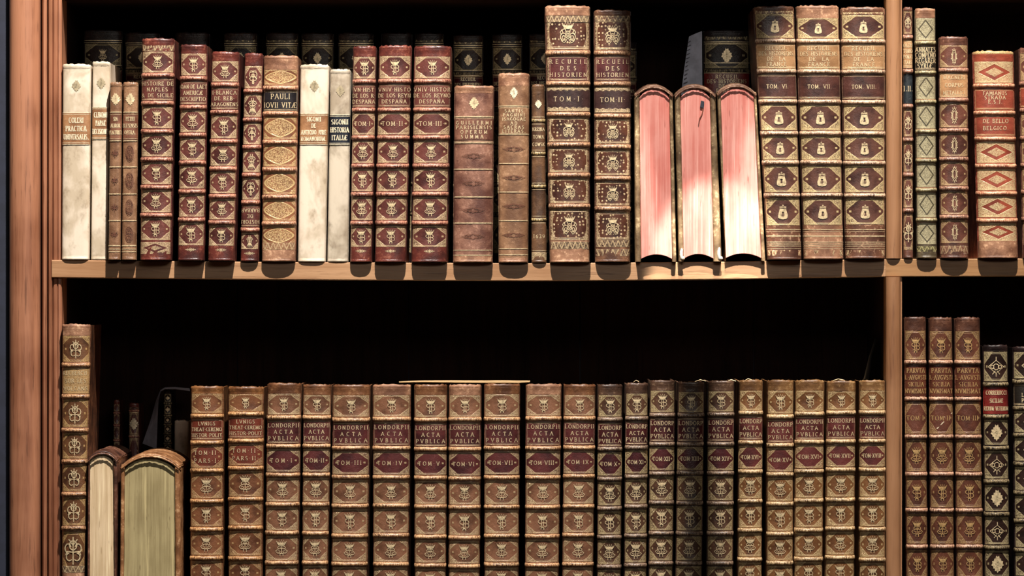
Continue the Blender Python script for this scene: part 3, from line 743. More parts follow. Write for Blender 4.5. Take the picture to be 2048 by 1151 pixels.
make_book('maroon',(286,353,282,345),80,[153,208.5,264,320,375,431],'maroon leather folio lettered HISTOIRE DE NAPLES',labels=[(1,'label',['HISTOIRE DE','NAPLES','& DE SICILE'],dict(fr=.92))],
   emb='BABABA',head=25,tail=40,group=GM,prot=34,star=None,friezes=[(89,104,friezem),(484,508,diam)],esz=.335)
make_book('maroon',(363,418,357,411),92,[158.6,216,271.5,326.7,383.6,439.6],'maroon leather folio lettered AMERICAE DESCRIPTIO',labels=[(1,'label',['IOAN*DE LAET','AMERIC~','DESCRIPTIO'],dict(fr=.95))],
   emb='ABABAA',head=17,tail=30,group=GM,prot=34,esz=.335)
make_book('maroon',(425,482,417,471),107,[171,226,283.7,338.4,393,445],'maroon leather folio lettered DE REB ARAGONENS',labels=[(1,'label',['I*BLANCA','DE REB*','ARAGONENS'],dict(fr=.93))],
   emb='BABABA',head=17,tail=30,group=GM,prot=34,esz=.335)
make_book('maroon',(488.5,527,480,518),108,[183,240,294.6,350,405,459],'narrow maroon folio standing upside down, its BARBAR title inverted near the foot',labels=[(5,'label',['HISTORI','DE','BARBAR'],dict(fr=.9))],
   emb='FBFBFB',head=24,tail=24,group=GM,prot=4,flip=True,esz=.36,ew=.66)
make_book('oval',(527,598,523,592),113,[176,228,284.4,338.6,394,447],'tan folio with black PAULI label and gilt oval arabesques',labels=[(1,'label',['PAULI','IOVII VIT~'],dict(fr=.9,h=10,sp=.85))],
   emb='',head=27,tail=34,prot=8,star=None,headmat=worn,friezes=[(485,499,tooled('oval_frieze',srgb(158,102,70),srgb(128,78,54),GOLD,'frieze'))],bulge=14)
vel('vellum',(600,659,594.5,651.5),130,'cream vellum book with orange label, right of the PAULI folio',(226.7,289),['SIGONII','DE','ANTIQUO JURE','ROMANORUM.'],opt=dict(h=8.3,sp=.84),prot=-3)
vel('vellumg',(660,702,653.5,697),139.5,'greyish vellum book with dark navy label HISTORIA ITALIAE',(229,289.6),['SIGONII','HISTORIA','ITALI~'],prot=-4)
GS='three-volume history of Spain in maroon leather'
bd=[163.7,220,275.7,332,388.5,446]
make_book('maroon',(706,754,699.6,744),94,bd,'maroon folio of the Spanish history set marked TOM I',labels=[(1,'label',['VN*HIST','DE LOS R*','DESPA^A'],dict(fr=.92)),(2,'tom',['TOM*I*'],dict(fr=.74))],emb='ABABA',head=20,tail=30,group=GS,prot=8,esz=.335)
make_book('maroon',(758,825,749,813),93,bd,'maroon folio of the Spanish history set marked TOM II',labels=[(1,'label',['VNIV*HISTO','DE LOS REYN','DESPA^A'],dict(fr=.95)),(2,'tom',['TOM*II*'],dict(fr=.70))],emb='ABABA',head=20,tail=30,group=GS,prot=12,esz=.335)
make_book('maroon',(828,904,822.5,895),94,bd,'widest maroon folio of the Spanish history set, marked TOM III',labels=[(1,'label',['VNIV*HISTOR','DE LOS REYNO','DESPA^A'],dict(fr=.95)),(2,'tom',['TOM*III*'],dict(fr=.66))],emb='ABABA',head=20,tail=30,group=GS,prot=12,esz=.335)
root,b=make_book('rosecalf',(908,989,905.5,986),173,[],'wide rosy tan calf book lettered PARISIENSIS OPERUM SUMMA',labels=[((240,280),'label',['GUILLERMI','PARISIENSIS','OPERUM','SUMMA.'],dict(fr=.86,h=6.6,sp=.92,bold=1.15,y0=.5,wf=.97))],emb='',head=14,tail=14,star=None,
   rules=[(234,2),(237,.8),(283,.8),(286,2),(338.6,2),(394,2),(446,2),(500,1.6),(510,1.6)],pw=2.8,prot=10,bulge=20,headmat=worn)
m=MB(); emblem(m,'eagle',b.cx(207),207,13,b.P,.0006,0,1.0,lw=1.0); m.build('gilt_crest',gold_m,root,b.org,smooth=False)
for py in (312,366,420,473):
    m=MB(); emblem(m,'knot',b.cx(py),py,9,b.P,.0005,0,1.5,lw=1.0); m.build('blind_stamp',blind,root,b.org,smooth=False)
root,b=make_book('tanflat',(996,1060,996.5,1057),148,[],'light tan calf book lettered PAGNINI and SACRAS LITERAS',labels=[((217,268),'label',['SANTIS','PAGNINI','ISAGOGAE','AD','SACRAS','LITERAS.'],dict(fr=.72,h=6,sp=.95,bold=1.15,wf=.97,mat=MATS['tan_calf']))],emb='',head=24,tail=10,star=None,
   rules=[(212.5,1.8),(216,.8),(268.5,1.8),(327,1.8),(384,1.8),(441,1.8),(497,1.6),(509,1.6)],pw=2.8,prot=6,bulge=15,headmat=worn)
m=MB(); emblem(m,'eagle',b.cx(186),186,12,b.P,.0006,0,.9,lw=1.0); m.build('gilt_crest',gold_pale,root,b.org,smooth=False)
for py in (298,355,412,470):
    m=MB(); emblem(m,'knot',b.cx(py),py,8,b.P,.0005,0,1.7,lw=1.0); m.build('blind_stamp',blind,root,b.org,smooth=False)
root,b=make_book('darkcalf',(1063,1090,1062.5,1094),170,[240.5,306.5,372.5,439],'narrow dark brown calf book lettered in three short lines, left of the tallest RECUEIL folio',labels=[(1,'label',['KRZINA','TOWA','COWSK'],dict(fr=.8,h=6.5)),(4,'label',['1639'],dict(fr=.7,h=7))],
   emb='',head=18,tail=24,bh=3.6,star=None,bandpro=2.2,prot=0,rules=[(234,1),(248,1),(300,1),(313,1),(366,1),(379,1),(432,1),(445.5,1),(501,1)],friezes=[(504,520,tooled('dark_fullgilt',srgb(80,58,40),srgb(50,38,30),GOLD,'fullgilt'))])
m=MB(); emblem(m,'eagle',b.cx(208),208,9,b.P,.0006,0,1.0,lw=.9); m.build('gilt_crest',gold_pale,root,b.org,smooth=False)
GR='RECUEIL DES HISTORIENS folios with starred panels'
frz=tooled('recueil_frieze',srgb(84,50,40),srgb(60,36,32),GOLD,'frieze')
make_book('recueil',(1089,1181,1099,1180),14,[107,168,229.5,290,351,412.5],'tallest dark gilt folio, lettered RECUEIL DES HISTORIEN, TOM I, with torn pale foot',labels=[(1,'label',['RECUEIL','DES','HISTORIEN'],dict(fr=.82,short=1.3,wf=.84)),(2,'tom',['TOM*I*'],dict(fr=.66,h=9))],
  emb='R',head=18,tail=44,group=GR,prot=16,headmat=worn,star=None,friezes=[(33,46,frz),(483,498,frz)],esz=.31,ew=.85,bulge=15,bh=5)
make_book('recueil',(1187,1262,1189.5,1261),22,[107,168,232,294,357,417.5],'dark gilt RECUEIL DES HISTORIEN folio TOM II, second tallest, beside the red-edged books',labels=[(1,'label',['RECUEIL','DES','HISTORIEN'],dict(fr=.85,short=1.3,wf=.9)),(2,'tom',['TOM*II*'],dict(fr=.66,h=9))],
  emb='R',head=18,tail=44,group=GR,prot=10,headmat=MATS['recueil_leather'],star=None,friezes=[(32,44,frz),(480,494,frz),(498,512,frz)],esz=.31,ew=.85,bulge=15,bh=5,gm=gold_m)

# --- books resting on their fore-edges with the spine upwards
def edge_book(label, outer, pagesx, ytop, ybot, pgmat, leather_m, depth, group, rot_caps=0, bandn=5, archx=None, tag_=False, bot_arc=9, base=None, pr=.024, edge=None):
    (xt0,xt1,xb0,xb1)=outer; (pt0,pt1,pb0,pb1)=pagesx
    ysh=(base if base else shelf_py((xb0+xb1)/2))-0.9
    org=(WX((xb0+xb1)/2),0,WZ(ysh)); root=empty('book_on_its_fore_edge',org,label,'book',group)
    rnd=random.Random(int(xt0))
    H=ybot-ytop; y0=-pr
    yref=min(ybot,1151)
    def xl(py,a,c): return lerp(a,c,(py-ytop)/(yref-ytop))
    archh=(xt1-xt0)*.16+4
    # text block: rows across x, cross-section top arch and bottom arc
    n=28; m=MB()
    def colpts(y):
        pts=[]
        for i in range(n+1):
            s=-1+2*i/n
            tp=ytop+8+archh*(abs(s)**2.4); bt=ysh-6-bot_arc*(1-s*s)
            pts.append((s,tp,bt))
        return pts
    cp=colpts(0)
    R=14
    front=[]
    for k in range(R+1):
        t=k/R; row=[]
        for s,tp,bt in cp:
            py=lerp(tp,bt,t); l,r=xl(py,pt0,pb0),xl(py,pt1,pb1)
            row.append((WX(lerp(l,r,(s+1)/2)+rnd.uniform(-.2,.2)), y0+.004+rnd.uniform(-.4,.4)*S+.002*s*s, WZ(py)))
        front.append(row)
    m.grid(front,0,flip=True)
    def off(row,y): return [(a,y,c) for a,_,c in row]
    yb_=y0+depth-.004
    m.grid([off(front[0],yb_),front[0]],0,flip=True); m.grid([front[-1],off(front[-1],yb_)],0,flip=True)
    m.grid([[r[0] for r in front],[ (r[0][0],yb_,r[0][2]) for r in front]],0); m.grid([[r[-1] for r in front],[(r[-1][0],yb_,r[-1][2]) for r in front]],0,flip=True)
    m.grid([off(r,yb_) for r in front],0)
    m.build('text_block', pgmat, root, org)
    # boards
    for sd in (0,1):
        q=MB(); N=20; rowsA=[]
        for k in range(N+1):
            py=lerp(ytop+archh*.95,ysh-.2,k/N)
            if sd==0: a,c=xl(py,xt0,xb0)+1,xl(py,pt0,pb0)-.4
            else: a,c=xl(py,pt1,pb1)+.4,xl(py,xt1,xb1)-1
            j=rnd.uniform(-.7,.7); j2=rnd.uniform(-.5,.5)
            if sd==0: a+=abs(j)*.6; c+=j2*.5
            else: c-=abs(j)*.6; a+=j2*.5
            mdx=(a+c)/2
            rowsA.append([(WX(a),y0+depth,WZ(py)),(WX(a),y0+.002,WZ(py)),(WX(lerp(a,c,.2)),y0-.0002+j*S*.6,WZ(py)),(WX(lerp(a,c,.8)),y0-.0004,WZ(py)),(WX(c),y0+.002,WZ(py)),(WX(c),y0+depth,WZ(py))])
        q.grid(rowsA,0,closed=True,flip=True); q.fan(rowsA[0]); q.fan(list(reversed(rowsA[-1])))
        q.build('board', edge or leather_m, root, org)
    # arched spine over the top with bands running across it
    q=MB(); A=24; D=26; rows=[]
    def arch(s,extra):
        py=ytop-extra+(archh+3)*(abs(s)**2.2); l,r=xl(py,xt0,xb0)+.6,xl(py,xt1,xb1)-.6
        return WX(lerp(l,r,(s+1)/2)), WZ(py)
    bandys=[.12,.3,.48,.66,.84][:bandn]
    inner=[]
    for i in range(A+1):
        s=-1+2*i/A; x_,z_=arch(s,-5.5); inner.append((x_,y0+.001,z_))
    fr=[]
    for i in range(A+1):
        s=-1+2*i/A; x_,z_=arch(s,-1.2+rnd.uniform(-1.2,1.2)*rot_caps); fr.append((x_,y0-.0022,z_))
    rows=[[ (p[0],y0+.03,p[2]) for p in inner],inner,fr]
    for k in range(D+1):
        t=k/D; y=y0-.0005+t*depth
        e=sum(3.2*math.exp(-((t-bb)/.018)**2) for bb in bandys)
        rr=[]
        for i in range(A+1):
            s=-1+2*i/A; x_,z_=arch(s,e); rr.append((x_,y,z_+rnd.uniform(-.3,.3)*S))
        rows.append(rr)
    q.grid(rows,0); q.build('spine', leather_m, root, org)
    # folded-in head cap, lumpy
    if rot_caps:
        q=MB(); rows=[]
        for k in range(5):
            a=k/4; rr=[]
            for i in range(A+1):
                s=(-1+2*i/A)*.97; x_,z_=arch(s,-3-4.5*a+rnd.uniform(-.8,.8)); rr.append((x_,y0-.003-.0025*sin(pi*a)+rnd.uniform(-.5,.5)*S,z_))
            rows.append(rr)
        q.grid(rows,0,flip=True); q.build('headcap', leather_m, root, org)
    return root, org, y0
GP='red-edged books resting on their fore-edges'
pinkleather=leather('pale_scuffed_leather',srgb(168,124,98),srgb(116,78,58),srgb(222,182,148),0.45,0.8)
pinkedge=leather('marbled_board_edge',srgb(168,138,100),srgb(112,84,56),srgb(216,190,146),0.5,0.8)
edge_book('red-edged book standing spine up, leftmost of three, beside the TOM II folio',(1267.5,1345,1270,1353),(1278.5,1337,1281.5,1343.5),171,521,pg_pink,pinkleather,.21,GP,rot_caps=.5,edge=pinkedge)
r2,o2,yy=edge_book('red-edged book standing spine up, middle of three, with a dark tag on its edge',(1347,1430,1356,1443.5),(1359.5,1418,1367,1426),171,521,pg_pink,pinkleather,.21,GP,rot_caps=1,edge=pinkedge)
edge_book('red-edged book standing spine up, rightmost and widest of three',(1431,1511,1449.5,1530.5),(1440,1505,1451,1521.5),169,521,pg_pink,pinkleather,.21,GP,rot_caps=1,edge=pinkedge)
# dark tag with a thread
m=MB(); yt_=yy+.001
def pp(px,py,y): return (WX(px),y,WZ(py))
m.hexa([pp(1399,215,yt_-.001),pp(1406,217,yt_-.001),pp(1406,217,yt_+.002),pp(1399,215,yt_+.002),pp(1401,202,yt_-.001),pp(1407.5,204,yt_-.001),pp(1407.5,204,yt_+.002),pp(1401,202,yt_+.002)])
m.build('paper_tag',dark_tag,r2,o2,smooth=False)
m=MB()
th=[(1405,217),(1403,228),(1398,238),(1396,250)]
for k,((a,b_),(c,d)) in enumerate(zip(th,th[1:])): m.hexa([pp(c-.7,d,yt_),pp(c+.7,d,yt_),pp(c+.7,d,yt_+.002),pp(c-.7,d,yt_+.002),pp(a-.7,b_,yt_),pp(a+.7,b_,yt_),pp(a+.7,b_,yt_+.002),pp(a-.7,b_,yt_+.002)])
m.build('thread',leather('thread_brown',srgb(170,90,60),srgb(140,70,50),srgb(190,110,80)),r2,o2,smooth=False)
def flake(root,org,pts,yf):     # crumpled white leather corner at a board foot
    m=MB(); rnd=random.Random(5)
    for (px,py,rx,rz) in pts:
        rows=[]
        for i in range(7):
            ph=-pi/2+pi*i/6; rows.append([(WX(px+rx*cos(ph)*cos(th)*(1+rnd.uniform(-.45,.35))), yf-.001-.0045*max(0,cos(ph)*sin(th))+rnd.uniform(-.0006,.0006), WZ(py-rz*sin(ph))) for th in [2*pi*j/10 for j in range(10)]])
        m.grid(rows,0,closed=True)
    m.build('frayed_corner',lime,root,org)
flake(r2,o2,[(1362,508,3.6,12),(1365,516,4,3.5)],yy)
flake(r2,o2,[(1437,507,3.8,13),(1441,516,4,3.5)],yy)

# --- RECUEIL DES HISTORIENS DE LA FRANCE
GF='leaning RECUEIL DES HISTORIENS DE LA FRANCE folios'
STY['france']['tom']=tooled('france_tom',srgb(84,54,46),srgb(40,30,30),GOLD,'label')
ffr=tooled('france_frieze',srgb(150,104,78),srgb(112,74,56),srgb(236,210,160),'frieze')
for x,yt,tm,lab,hm,pr in (((1504.5,1587,1532.5,1602),16,'TOM. VI.','leaning gilt folio of the FRANCE set marked TOM VI, touching the red-edged books',None,30),
                ((1589,1677,1605,1686.5),14,'TOM. VII.','gilt folio of the FRANCE set marked TOM VII, with torn pale head',worn,20),
                ((1679,1770,1689,1770),17,'TOM. VIII.','gilt folio of the FRANCE set marked TOM VIII, against the divider post',None,12)):
    d=.018 
    make_book('france',x,yt,[84,144.5,204.5,267.5,326,391],lab,labels=[(1,'label',['RECUEIL','DES HISTORIENS','DE  LA','FRANCE'],dict(fr=.84,h=7.4,sp=.86,short=1.25)),(2,'tom',[tm],dict(fr=.55,h=7.5,maxx=1.2))],
      emb='P',head=14 if not hm else 24,tail=68,group=GF,prot=pr,headmat=hm or MATS['france_leather'],star=None,friezes=[(500,511,ffr)]+([(19,30,ffr)] if not hm else []),
      rules=[(459,1.6),(463,.8),(472,2.2),(484,1.2),(488,1.2),(492,1.2),(497,.8)],esz=.26,ew=.9,bh=4.6,bulge=17)

# ------------------------------------------------------------------ TOP SHELF, right bay
make_book('redbrown',(1805.5,1825.5,1806,1827),16,[74,142,212.6,279,349.4,421],'slimmest gilt book, against the right side of the divider post',labels=[(1,'label',['OLERI','TORO','PORTI','TARI'],dict(fr=.8,h=7)),(2,'tom',['1.II.'],dict(fr=.8,h=10,mat=leather('slate_label',srgb(44,50,54),srgb(32,36,42),srgb(70,74,78))))],
   emb='f',head=6,tail=16,star=None,prot=4,group='books in the upper right bay',esz=.3,ew=.6,yb=517)
make_book('green',(1828,1871,1832,1874),19,[86.6,146,204,263,321,379.6,440],'olive and gilt book lettered ANNALES COMPEND, second from the divider post',labels=[(1,'label',['ANNALES','COMPEND','REG&RER','SYRI~.'],dict(fr=.9,h=9,sp=.88))],
   emb='',head=18,tail=28,star=None,prot=8,group='books in the upper right bay',headmat=worn,tailmat=MATS['olive_leather'],friezes=[(492,503,tooled('olive_frieze',srgb(74,60,38),srgb(48,42,28),srgb(200,188,132),'frieze'))],bh=4.2,yb=517)
make_book('redbrown',(1876,1936,1879,1937),75,[141,200.5,261,318.7,377,434.5],'reddish brown gilt book with a pale tan title label, third from the divider post',labels=[(1,'label',['WAGNERI','CORPUS','METALLICI'],dict(fr=.72,h=7,sp=.95,wf=.92))],
   emb='w',head=16,tail=30,star=None,prot=8,group='books in the upper right bay',esz=.30,ew=.55,friezes=[(491,508,tooled('plum_frieze',srgb(118,72,58),srgb(84,50,42),GOLD,'frieze',strength=.6))],yb=517)
make_book('red_gold',(1943,2027,1954,2036),104,[172.7,226,278,332,387,440.5],'gold and red book lettered FAMIANUS STRADA and DE BELLO BELGICO',labels=[(1,'label',['FAMIANUS','STRADA','E.S.J.'],dict(fr=.56,h=7,sp=.62,y0=.42)),(2,'label',['DE BELLO','BELGICO.'],dict(fr=.6,h=7.5,sp=.7,y0=.45))],
   emb='',head=20,tail=34,star=None,prot=10,group='books in the upper right bay',headmat=tooled('red_fullgilt',srgb(168,80,58),srgb(140,62,46),srgb(216,196,134),'fullgilt'),tailmat=worn,bh=4.6,yb=517)
make_book('redbrown',(2036,2102,2044,2108),97,[168,221,276,330,384,438],'brown gilt book cut off by the right edge, upper shelf',labels=[(1,'label',['CA','RE','D'],dict(fr=.9,h=8,mat=MATS['coral_label']))],emb='l',head=10,tail=26,star=None,prot=6,group='books in the upper right bay',esz=.34,yb=517)

# ------------------------------------------------------------------ LOWER SHELF, main bay
make_book('volcano',(124,183.5,123.4,171),648.6,[729,792,859,922,987,1055],'tall bronze brown gilt book lettered SUR LES VOLCANS, at the left upright',yb=LOW,labels=[(1,'label',['RECHERCH.','SUR LES','VOLCANS'],dict(fr=.86,h=7.5,sp=.9))],
   emb='f',head=22,tail=70,star=None,prot=8,headmat=worn,esz=.40,ew=.8,friezes=[(1130,1143,tooled('bronze_frieze',srgb(90,58,40),srgb(70,46,34),GOLD,'frieze'))])
GL='two old books resting on their fore-edges on the lower shelf'
brownsp=leather('umber_leather',srgb(116,74,56),srgb(74,44,34),srgb(176,132,104),0.42,0.6)
honeysp=leather('amber_leather',srgb(182,128,84),srgb(134,86,52),srgb(228,186,140),0.42,0.7)
edge_book('narrow cream-edged book standing spine up, left of the fat olive-edged one',(177.5,239,176,236),(182.5,228,181.5,230.5),900,LOW,pg_cream,brownsp,.30,GL,bandn=4,base=LOW,rot_caps=.25,bot_arc=10)
edge_book('fat olive-edged book standing spine up in amber leather',(243,363,241,364),(252,351,250,352),906,LOW,pg_olive,honeysp,.29,GL,rot_caps=.6,base=LOW,bot_arc=14)
GMn='ACTA PVBLICA folios on the lower shelf'
def M(style,x,yt,bands,roman,lab,lines_=('LONDORPII','ACTA','PVBLICA'),prot=10,group=GMn,tl=None,**k):
    bands=list(bands)
    while bands[-1]<1135: bands.append(bands[-1]+58)
    return make_book(style,x,yt,bands,lab,yb=LOW,
       labels=[(1,'label',list(lines_),dict(fr=.87,wf=.93,sp=.84,short=1.25)),(2,'tom',tl or ['TOM*'+roman+'*'],dict(fr=.72,h=7.6,sp=.7))],
       emb='ABABAB',head=k.pop('head',20),tail=12,star=None,prot=prot,group=group,esz=k.pop('esz',.34),ew=k.pop('ew',.95),bulge=k.pop('bulge',.23*(x[3]-x[2])),**k)
GL2='folios lettered LVNIGS on the lower shelf'
ln=('LVNIGS','THEAT*CEREMO','HISTOR-POLIT')
M('brown_old',(381.5,448.5,380,447),772,[831,883.6,940,1000.7,1056.8,1114],'','brown gilt folio with rust label marked PARS I, left of its PARS II twin',ln,tl=['TOM*II*','PARS*I*'],group=GL2,head=14)
M('brown_old',(456,529,456.5,525.5),773,[827,880,934.6,997,1054,1115],'','brown gilt folio with rust label marked PARS II, right of its PARS I twin',ln,tl=['TOM*II*','PARS*II*'],group=GL2,head=14)
def L_(r,extra=''): return 'gilt ACTA PVBLICA folio with dark red volume label TOM '+r+extra
M('brown',(534.5,604,529.5,597),766,[833.6,890.7,948,1007,1064,1124],'I',L_('I')); M('brown',(606,664,604,656),768.6,[833.6,890.7,948,1007,1065,1124],'II',L_('II'))
M('brown',(665,742,662.5,735.5),769,[838,895,952.5,1010,1070,1126],'III',L_('III')); M('brown',(745,823,746,817.5),768.6,[837,895,953.6,1010,1069,1127],'IV',L_('IV'),headmat=worn)
M('brown',(828,895.5,828.6,892.6),768.6,[839,897,954,1012,1072,1129],'V',L_('V')); M('brown',(897,964,896.5,960),769,[838,897,956,1013,1074,1131],'VI',L_('VI'),headmat=worn)
M('brown',(967.5,1041,968,1038),767,[837.5,894.6,953,1012.5,1070,1127],'VII',L_('VII'),headmat=None)
M('brown',(1051,1124,1049.5,1118),768,[836,894.6,953,1012.5,1071,1128],'VIII',L_('VIII'),headmat=worn)
M('brown',(1127.5,1192,1124,1187),768.6,[835.7,893.6,951.4,1011.4,1068.6,1127],'IX',L_('IX'))
M('brown_dark',(1195,1245.5,1193.5,1242.5),768.6,[838,897,956,1015,1073,1132],'X','gilt ACTA PVBLICA folio with dusky label TOM X, first of the darker volumes',('LONDORP','ACTA','PVBLICA'))
M('brown_dark',(1250.5,1297,1247.5,1293.5),766,[835.7,893.6,951.8,1011.4,1070,1129],'XI',L_('XI'),('LONDORP','ACTA','PVBLICA'))
M('brown_dark',(1299,1351,1296.5,1346),760,[829,887,945.4,1004,1065,1125],'XII',L_('XII'),('LONDORP','ACTA','PVBLICA'))
M('brown_dark',(1355.5,1409,1350,1404),763,[829,887,944.6,1005,1065,1124.6],'XIII',L_('XIII'),('LONDORP','ACTA','PVBLICA'))
M('brown_dark',(1414.6,1469,1412,1466),761,[828,886.4,945.4,1005,1065,1125],'XIV',L_('XIV'),('LONDORP','ACTA','PVBLICA'))
M('gilt_brown',(1477,1526,1474,1523.5),760,[825,884,941.7,1001,1059,1117],'XVI','gilt ACTA PVBLICA folio marked TOM XVI, the narrower one, standing before TOM XV',('LONDORP','ACTA','PVBLICA'))
M('gilt_brown',(1533,1587.5,1531.5,1586),760,[832,889,947.6,1006,1066,1124],'XV',L_('XV'),('LONDORP','ACTA','PVBLICA'))
M('gilt_brown',(1589,1649,1587,1645),760,[826.5,883,941,999.6,1058,1116],'XVI','gilt ACTA PVBLICA folio marked TOM XVI, the wider one, standing after TOM XV')
M('gilt_brown',(1652.5,1711.5,1648.5,1708.7),761.5,[824,882,938,997.7,1055.6,1113],'XVII',L_('XVII'))
M('gilt_brown',(1717,1770.5,1716.6,1770.5),760,[824,881.4,937.8,997.7,1056.4,1118],'XVIII',L_('XVIII',', last at the divider post'))
# ------------------------------------------------------------------ LOWER SHELF, right bay
GN='NVMISMAT folios in the lower right bay'
nb=[724,797,872.6,947,1019,1091.7]
for x,yt,r,lab in (((1807,1851.5,1811.5,1855.5),634,'I','chestnut folio of the SICILIA set marked TOM I, against the divider post'),
     ((1856,1904,1859.5,1908.5),635,'II','chestnut folio of the SICILIA set marked TOM II, with a pale diagonal scratch'),
     ((1907,1959.5,1911.5,1966),635,'III','chestnut folio of the SICILIA set marked TOM III')):
    root,b=make_book('numis',x,yt,nb+[1160],lab,yb=LOW,labels=[(1,'label',['PARVTA','L*AVGVSTI','SICILIA','NVMISMAT'],dict(fr=.9,h=8.4,sp=.88)),(2,'tom',['TOM*'+r+'*'],dict(fr=.84,h=9))],
      emb='ABABA',head=26,tail=14,star=None,prot=10,group=GN,esz=.27,ew=.85,bh=4.6,gm=gold_dim)
    if r=='II':
        m=MB(); ribbon(m,[(1872,856),(1885,843),(1901,826)],lambda a,c:1.8,b.P,.0006); ribbon(m,[(1887,833),(1901,826),(1903,824)],lambda a,c:1.5,b.P,.0006); m.build('scratch',gold_pale,root,b.org,smooth=False)
make_book('blackrow',(1964,2015.5,1967.5,2019),690,[768,832,894.4,961.8,1026.5,1093,1158],'dark gilt book with a bright red title label, lower right bay',yb=LOW,labels=[(1,'label',['CORRERUCCI','SICILIAE','RERUM VETERUM'],dict(fr=.9,h=7.5,sp=.9,mat=leather('scarlet_label',srgb(140,44,38),srgb(116,34,32),srgb(160,64,52)),bold=1.1))],
   emb='lE',head=12,tail=14,star=None,prot=10,esz=.33,ew=.9,gm=gold_m,group='books in the lower right bay')
make_book('blackrow',(2023.5,2086,2027.5,2090),693,[762,815,869,926,984,1040,1098,1155],'dark gilt book cut off by the right edge, lower shelf',yb=LOW,labels=[(1,'label',['RA','LET','PER'],dict(fr=.5,h=7,mat=MATS['ink_label']))],
   emb='l',head=10,tail=14,star=None,prot=10,esz=.33,group='books in the lower right bay')

# ------------------------------------------------------------------ SECOND ROW behind, upper shelf
GB='dark gilt folios in the second row of the upper shelf'
zz=tooled('black_frieze',srgb(58,42,34),srgb(40,30,26),srgb(196,176,132),'frieze')
row=[((167,245),61,'black','dark gilt book behind the vellum books, its panel dotted with stars'),
 ((250,320),66,'lab','dark book in the second row, peeping between vellum and NAPLES folio'),
 ((350,420),66,'plain','plain dark head of a second-row book above the AMERICAE folio'),
 ((447,515),67,'z','dark gilt book behind the narrow upside-down maroon folio'),
 ((531,597),67,'z','dark gilt book behind the PAULI folio'),
 ((602,668),67,'z','dark gilt book with crest, rising behind the orange-labelled SIGONII vellum'),
 ((676,748),67,'z','dark gilt book behind the navy-labelled vellum and Spanish TOM I'),
 ((762,825),67,'plain','plain dark head of a second-row book above Spanish TOM II'),
 ((829,888),67,'z','dark gilt book peeping above Spanish TOM III'),
 ((906,967),71,'z','dark gilt folio with crest and purple label, behind the SUMMA book'),
 ((984,1045),69,'z','dark gilt folio with crest, behind the light tan PAGNINI book'),
 ((1058,1122),68,'z','dark gilt folio half hidden by the tallest RECUEIL folio'),
 ((1200,1274),84,'z','dark gilt folio showing a sliver right of the RECUEIL TOM II')]
DB=.235
for (a,c),yt,kd,lab in row:
    bands=[yt+22 if False else yt+76, yt+150, yt+225, yt+300, yt+360]
    lb=[(1,'label',['RECUEIL','DES HISTORIENS','DE LA FRANCE'],dict(fr=.85,h=6.5,sp=.5,y0=.28,mat=MATS['purple_label']))]
    make_book('blackrow',(a,c,a,c),yt,bands,lab,yb=None,labels=lb if kd!='plain' else (),emb='E' if kd!='black' else 'B',head=26,tail=20,star=None,dep=DB,depth=.16,bandpro=1.2,bh=3,
       friezes=[(yt+3,yt+17,zz)] if kd=='z' else ([(yt+2,yt+10,MATS['black_leather'])] if kd=='black' else []),
       rules=[(yt+20,1.3),(yt+24,1.0),(yt+70,1.2),(yt+80,1.2)] if kd!='plain' else [(yt+28,1)],group=GB,esz=.26,bulge=10,gm=gold_m)
make_book('blackrow',(1406.5,1500,1408,1500),61,[142,220,300,370,430],'dark gilt folio with scarlet RECUEIL DES HISTORIENS label behind the red-edged books',labels=[(1,'label',['RECUEIL','DES HISTORIENS','DE LA','FRANCE'],dict(fr=.84,h=7,sp=.55,y0=.30,mat=MATS['scarlet_label'],bold=1.1))],
   emb='E',head=24,tail=20,star=None,dep=DB,depth=.16,bandpro=1.5,bh=4,friezes=[(64,81,zz)],rules=[(84,1.3),(88,1),(126,1.6),(146,1.4)],esz=.30,bulge=12,group=GB)

# ------------------------------------------------------------------ loose papers
def sheet(name,label,strips,mat,thick=.0008,org=None,group=None):
    """strips: rows of (px,py,y) points making a bent sheet"""
    def w3(p): return (WX(p[0],p[2]),p[2],WZ(p[1],p[2]))
    m=MB(); A=[[w3(p) for p in r] for r in strips]
    Bk=[[(x,y+thick,z-thick*.5) for x,y,z in r] for r in A]
    m.grid(A,0); m.grid(Bk,0,flip=True)
    R=len(A);C=len(A[0])
    loop=[(0,j) for j in range(C)]+[(i,C-1) for i in range(1,R)]+[(R-1,j) for j in range(C-2,-1,-1)]+[(i,0) for i in range(R-2,0,-1)]
    m.grid([[A[i][j] for i,j in loop],[Bk[i][j] for i,j in loop]],0,closed=True,flip=True)
    o=org or A[-1][0]
    ob=m.build(name,mat,None,o); ob['label']=label; ob['category']='paper'
    if group: ob['group']=group
    return ob,o
dp=.22
ob,o=sheet('folded_paper','bluish white folded sheet with faint writing, left of the scarlet-labelled folio',
  [[(1378,73,dp+.02),(1391,67,dp+.01),(1404,62,dp)],[(1374,100,dp+.015),(1389,98,dp+.006),(1404,95,dp-.004)],[(1368,140,dp+.01),(1386,140,dp+.002),(1404.5,138,dp-.008)],[(1362,190,dp+.008),(1384,190,dp),(1405,190,dp-.01)]],paper_m)
m=MB(); rnd=random.Random(3)
for i in range(13):
    t=i/12; py=lerp(84,182,t); x0=lerp(1376,1363.5,(py-73)/117)+1; wd=rnd.uniform(5,8)
    yy_=dp+.002+.014*(1-t)-.003
    m.quad([(WX(x0,yy_),yy_,WZ(py,yy_)),(WX(x0+wd,yy_),yy_-.001,WZ(py-3,yy_)),(WX(x0+wd,yy_),yy_-.001,WZ(py-1.4,yy_)),(WX(x0,yy_),yy_,WZ(py+1.6,yy_))])
wr=m.build('handwriting',ink,ob,o,smooth=False)
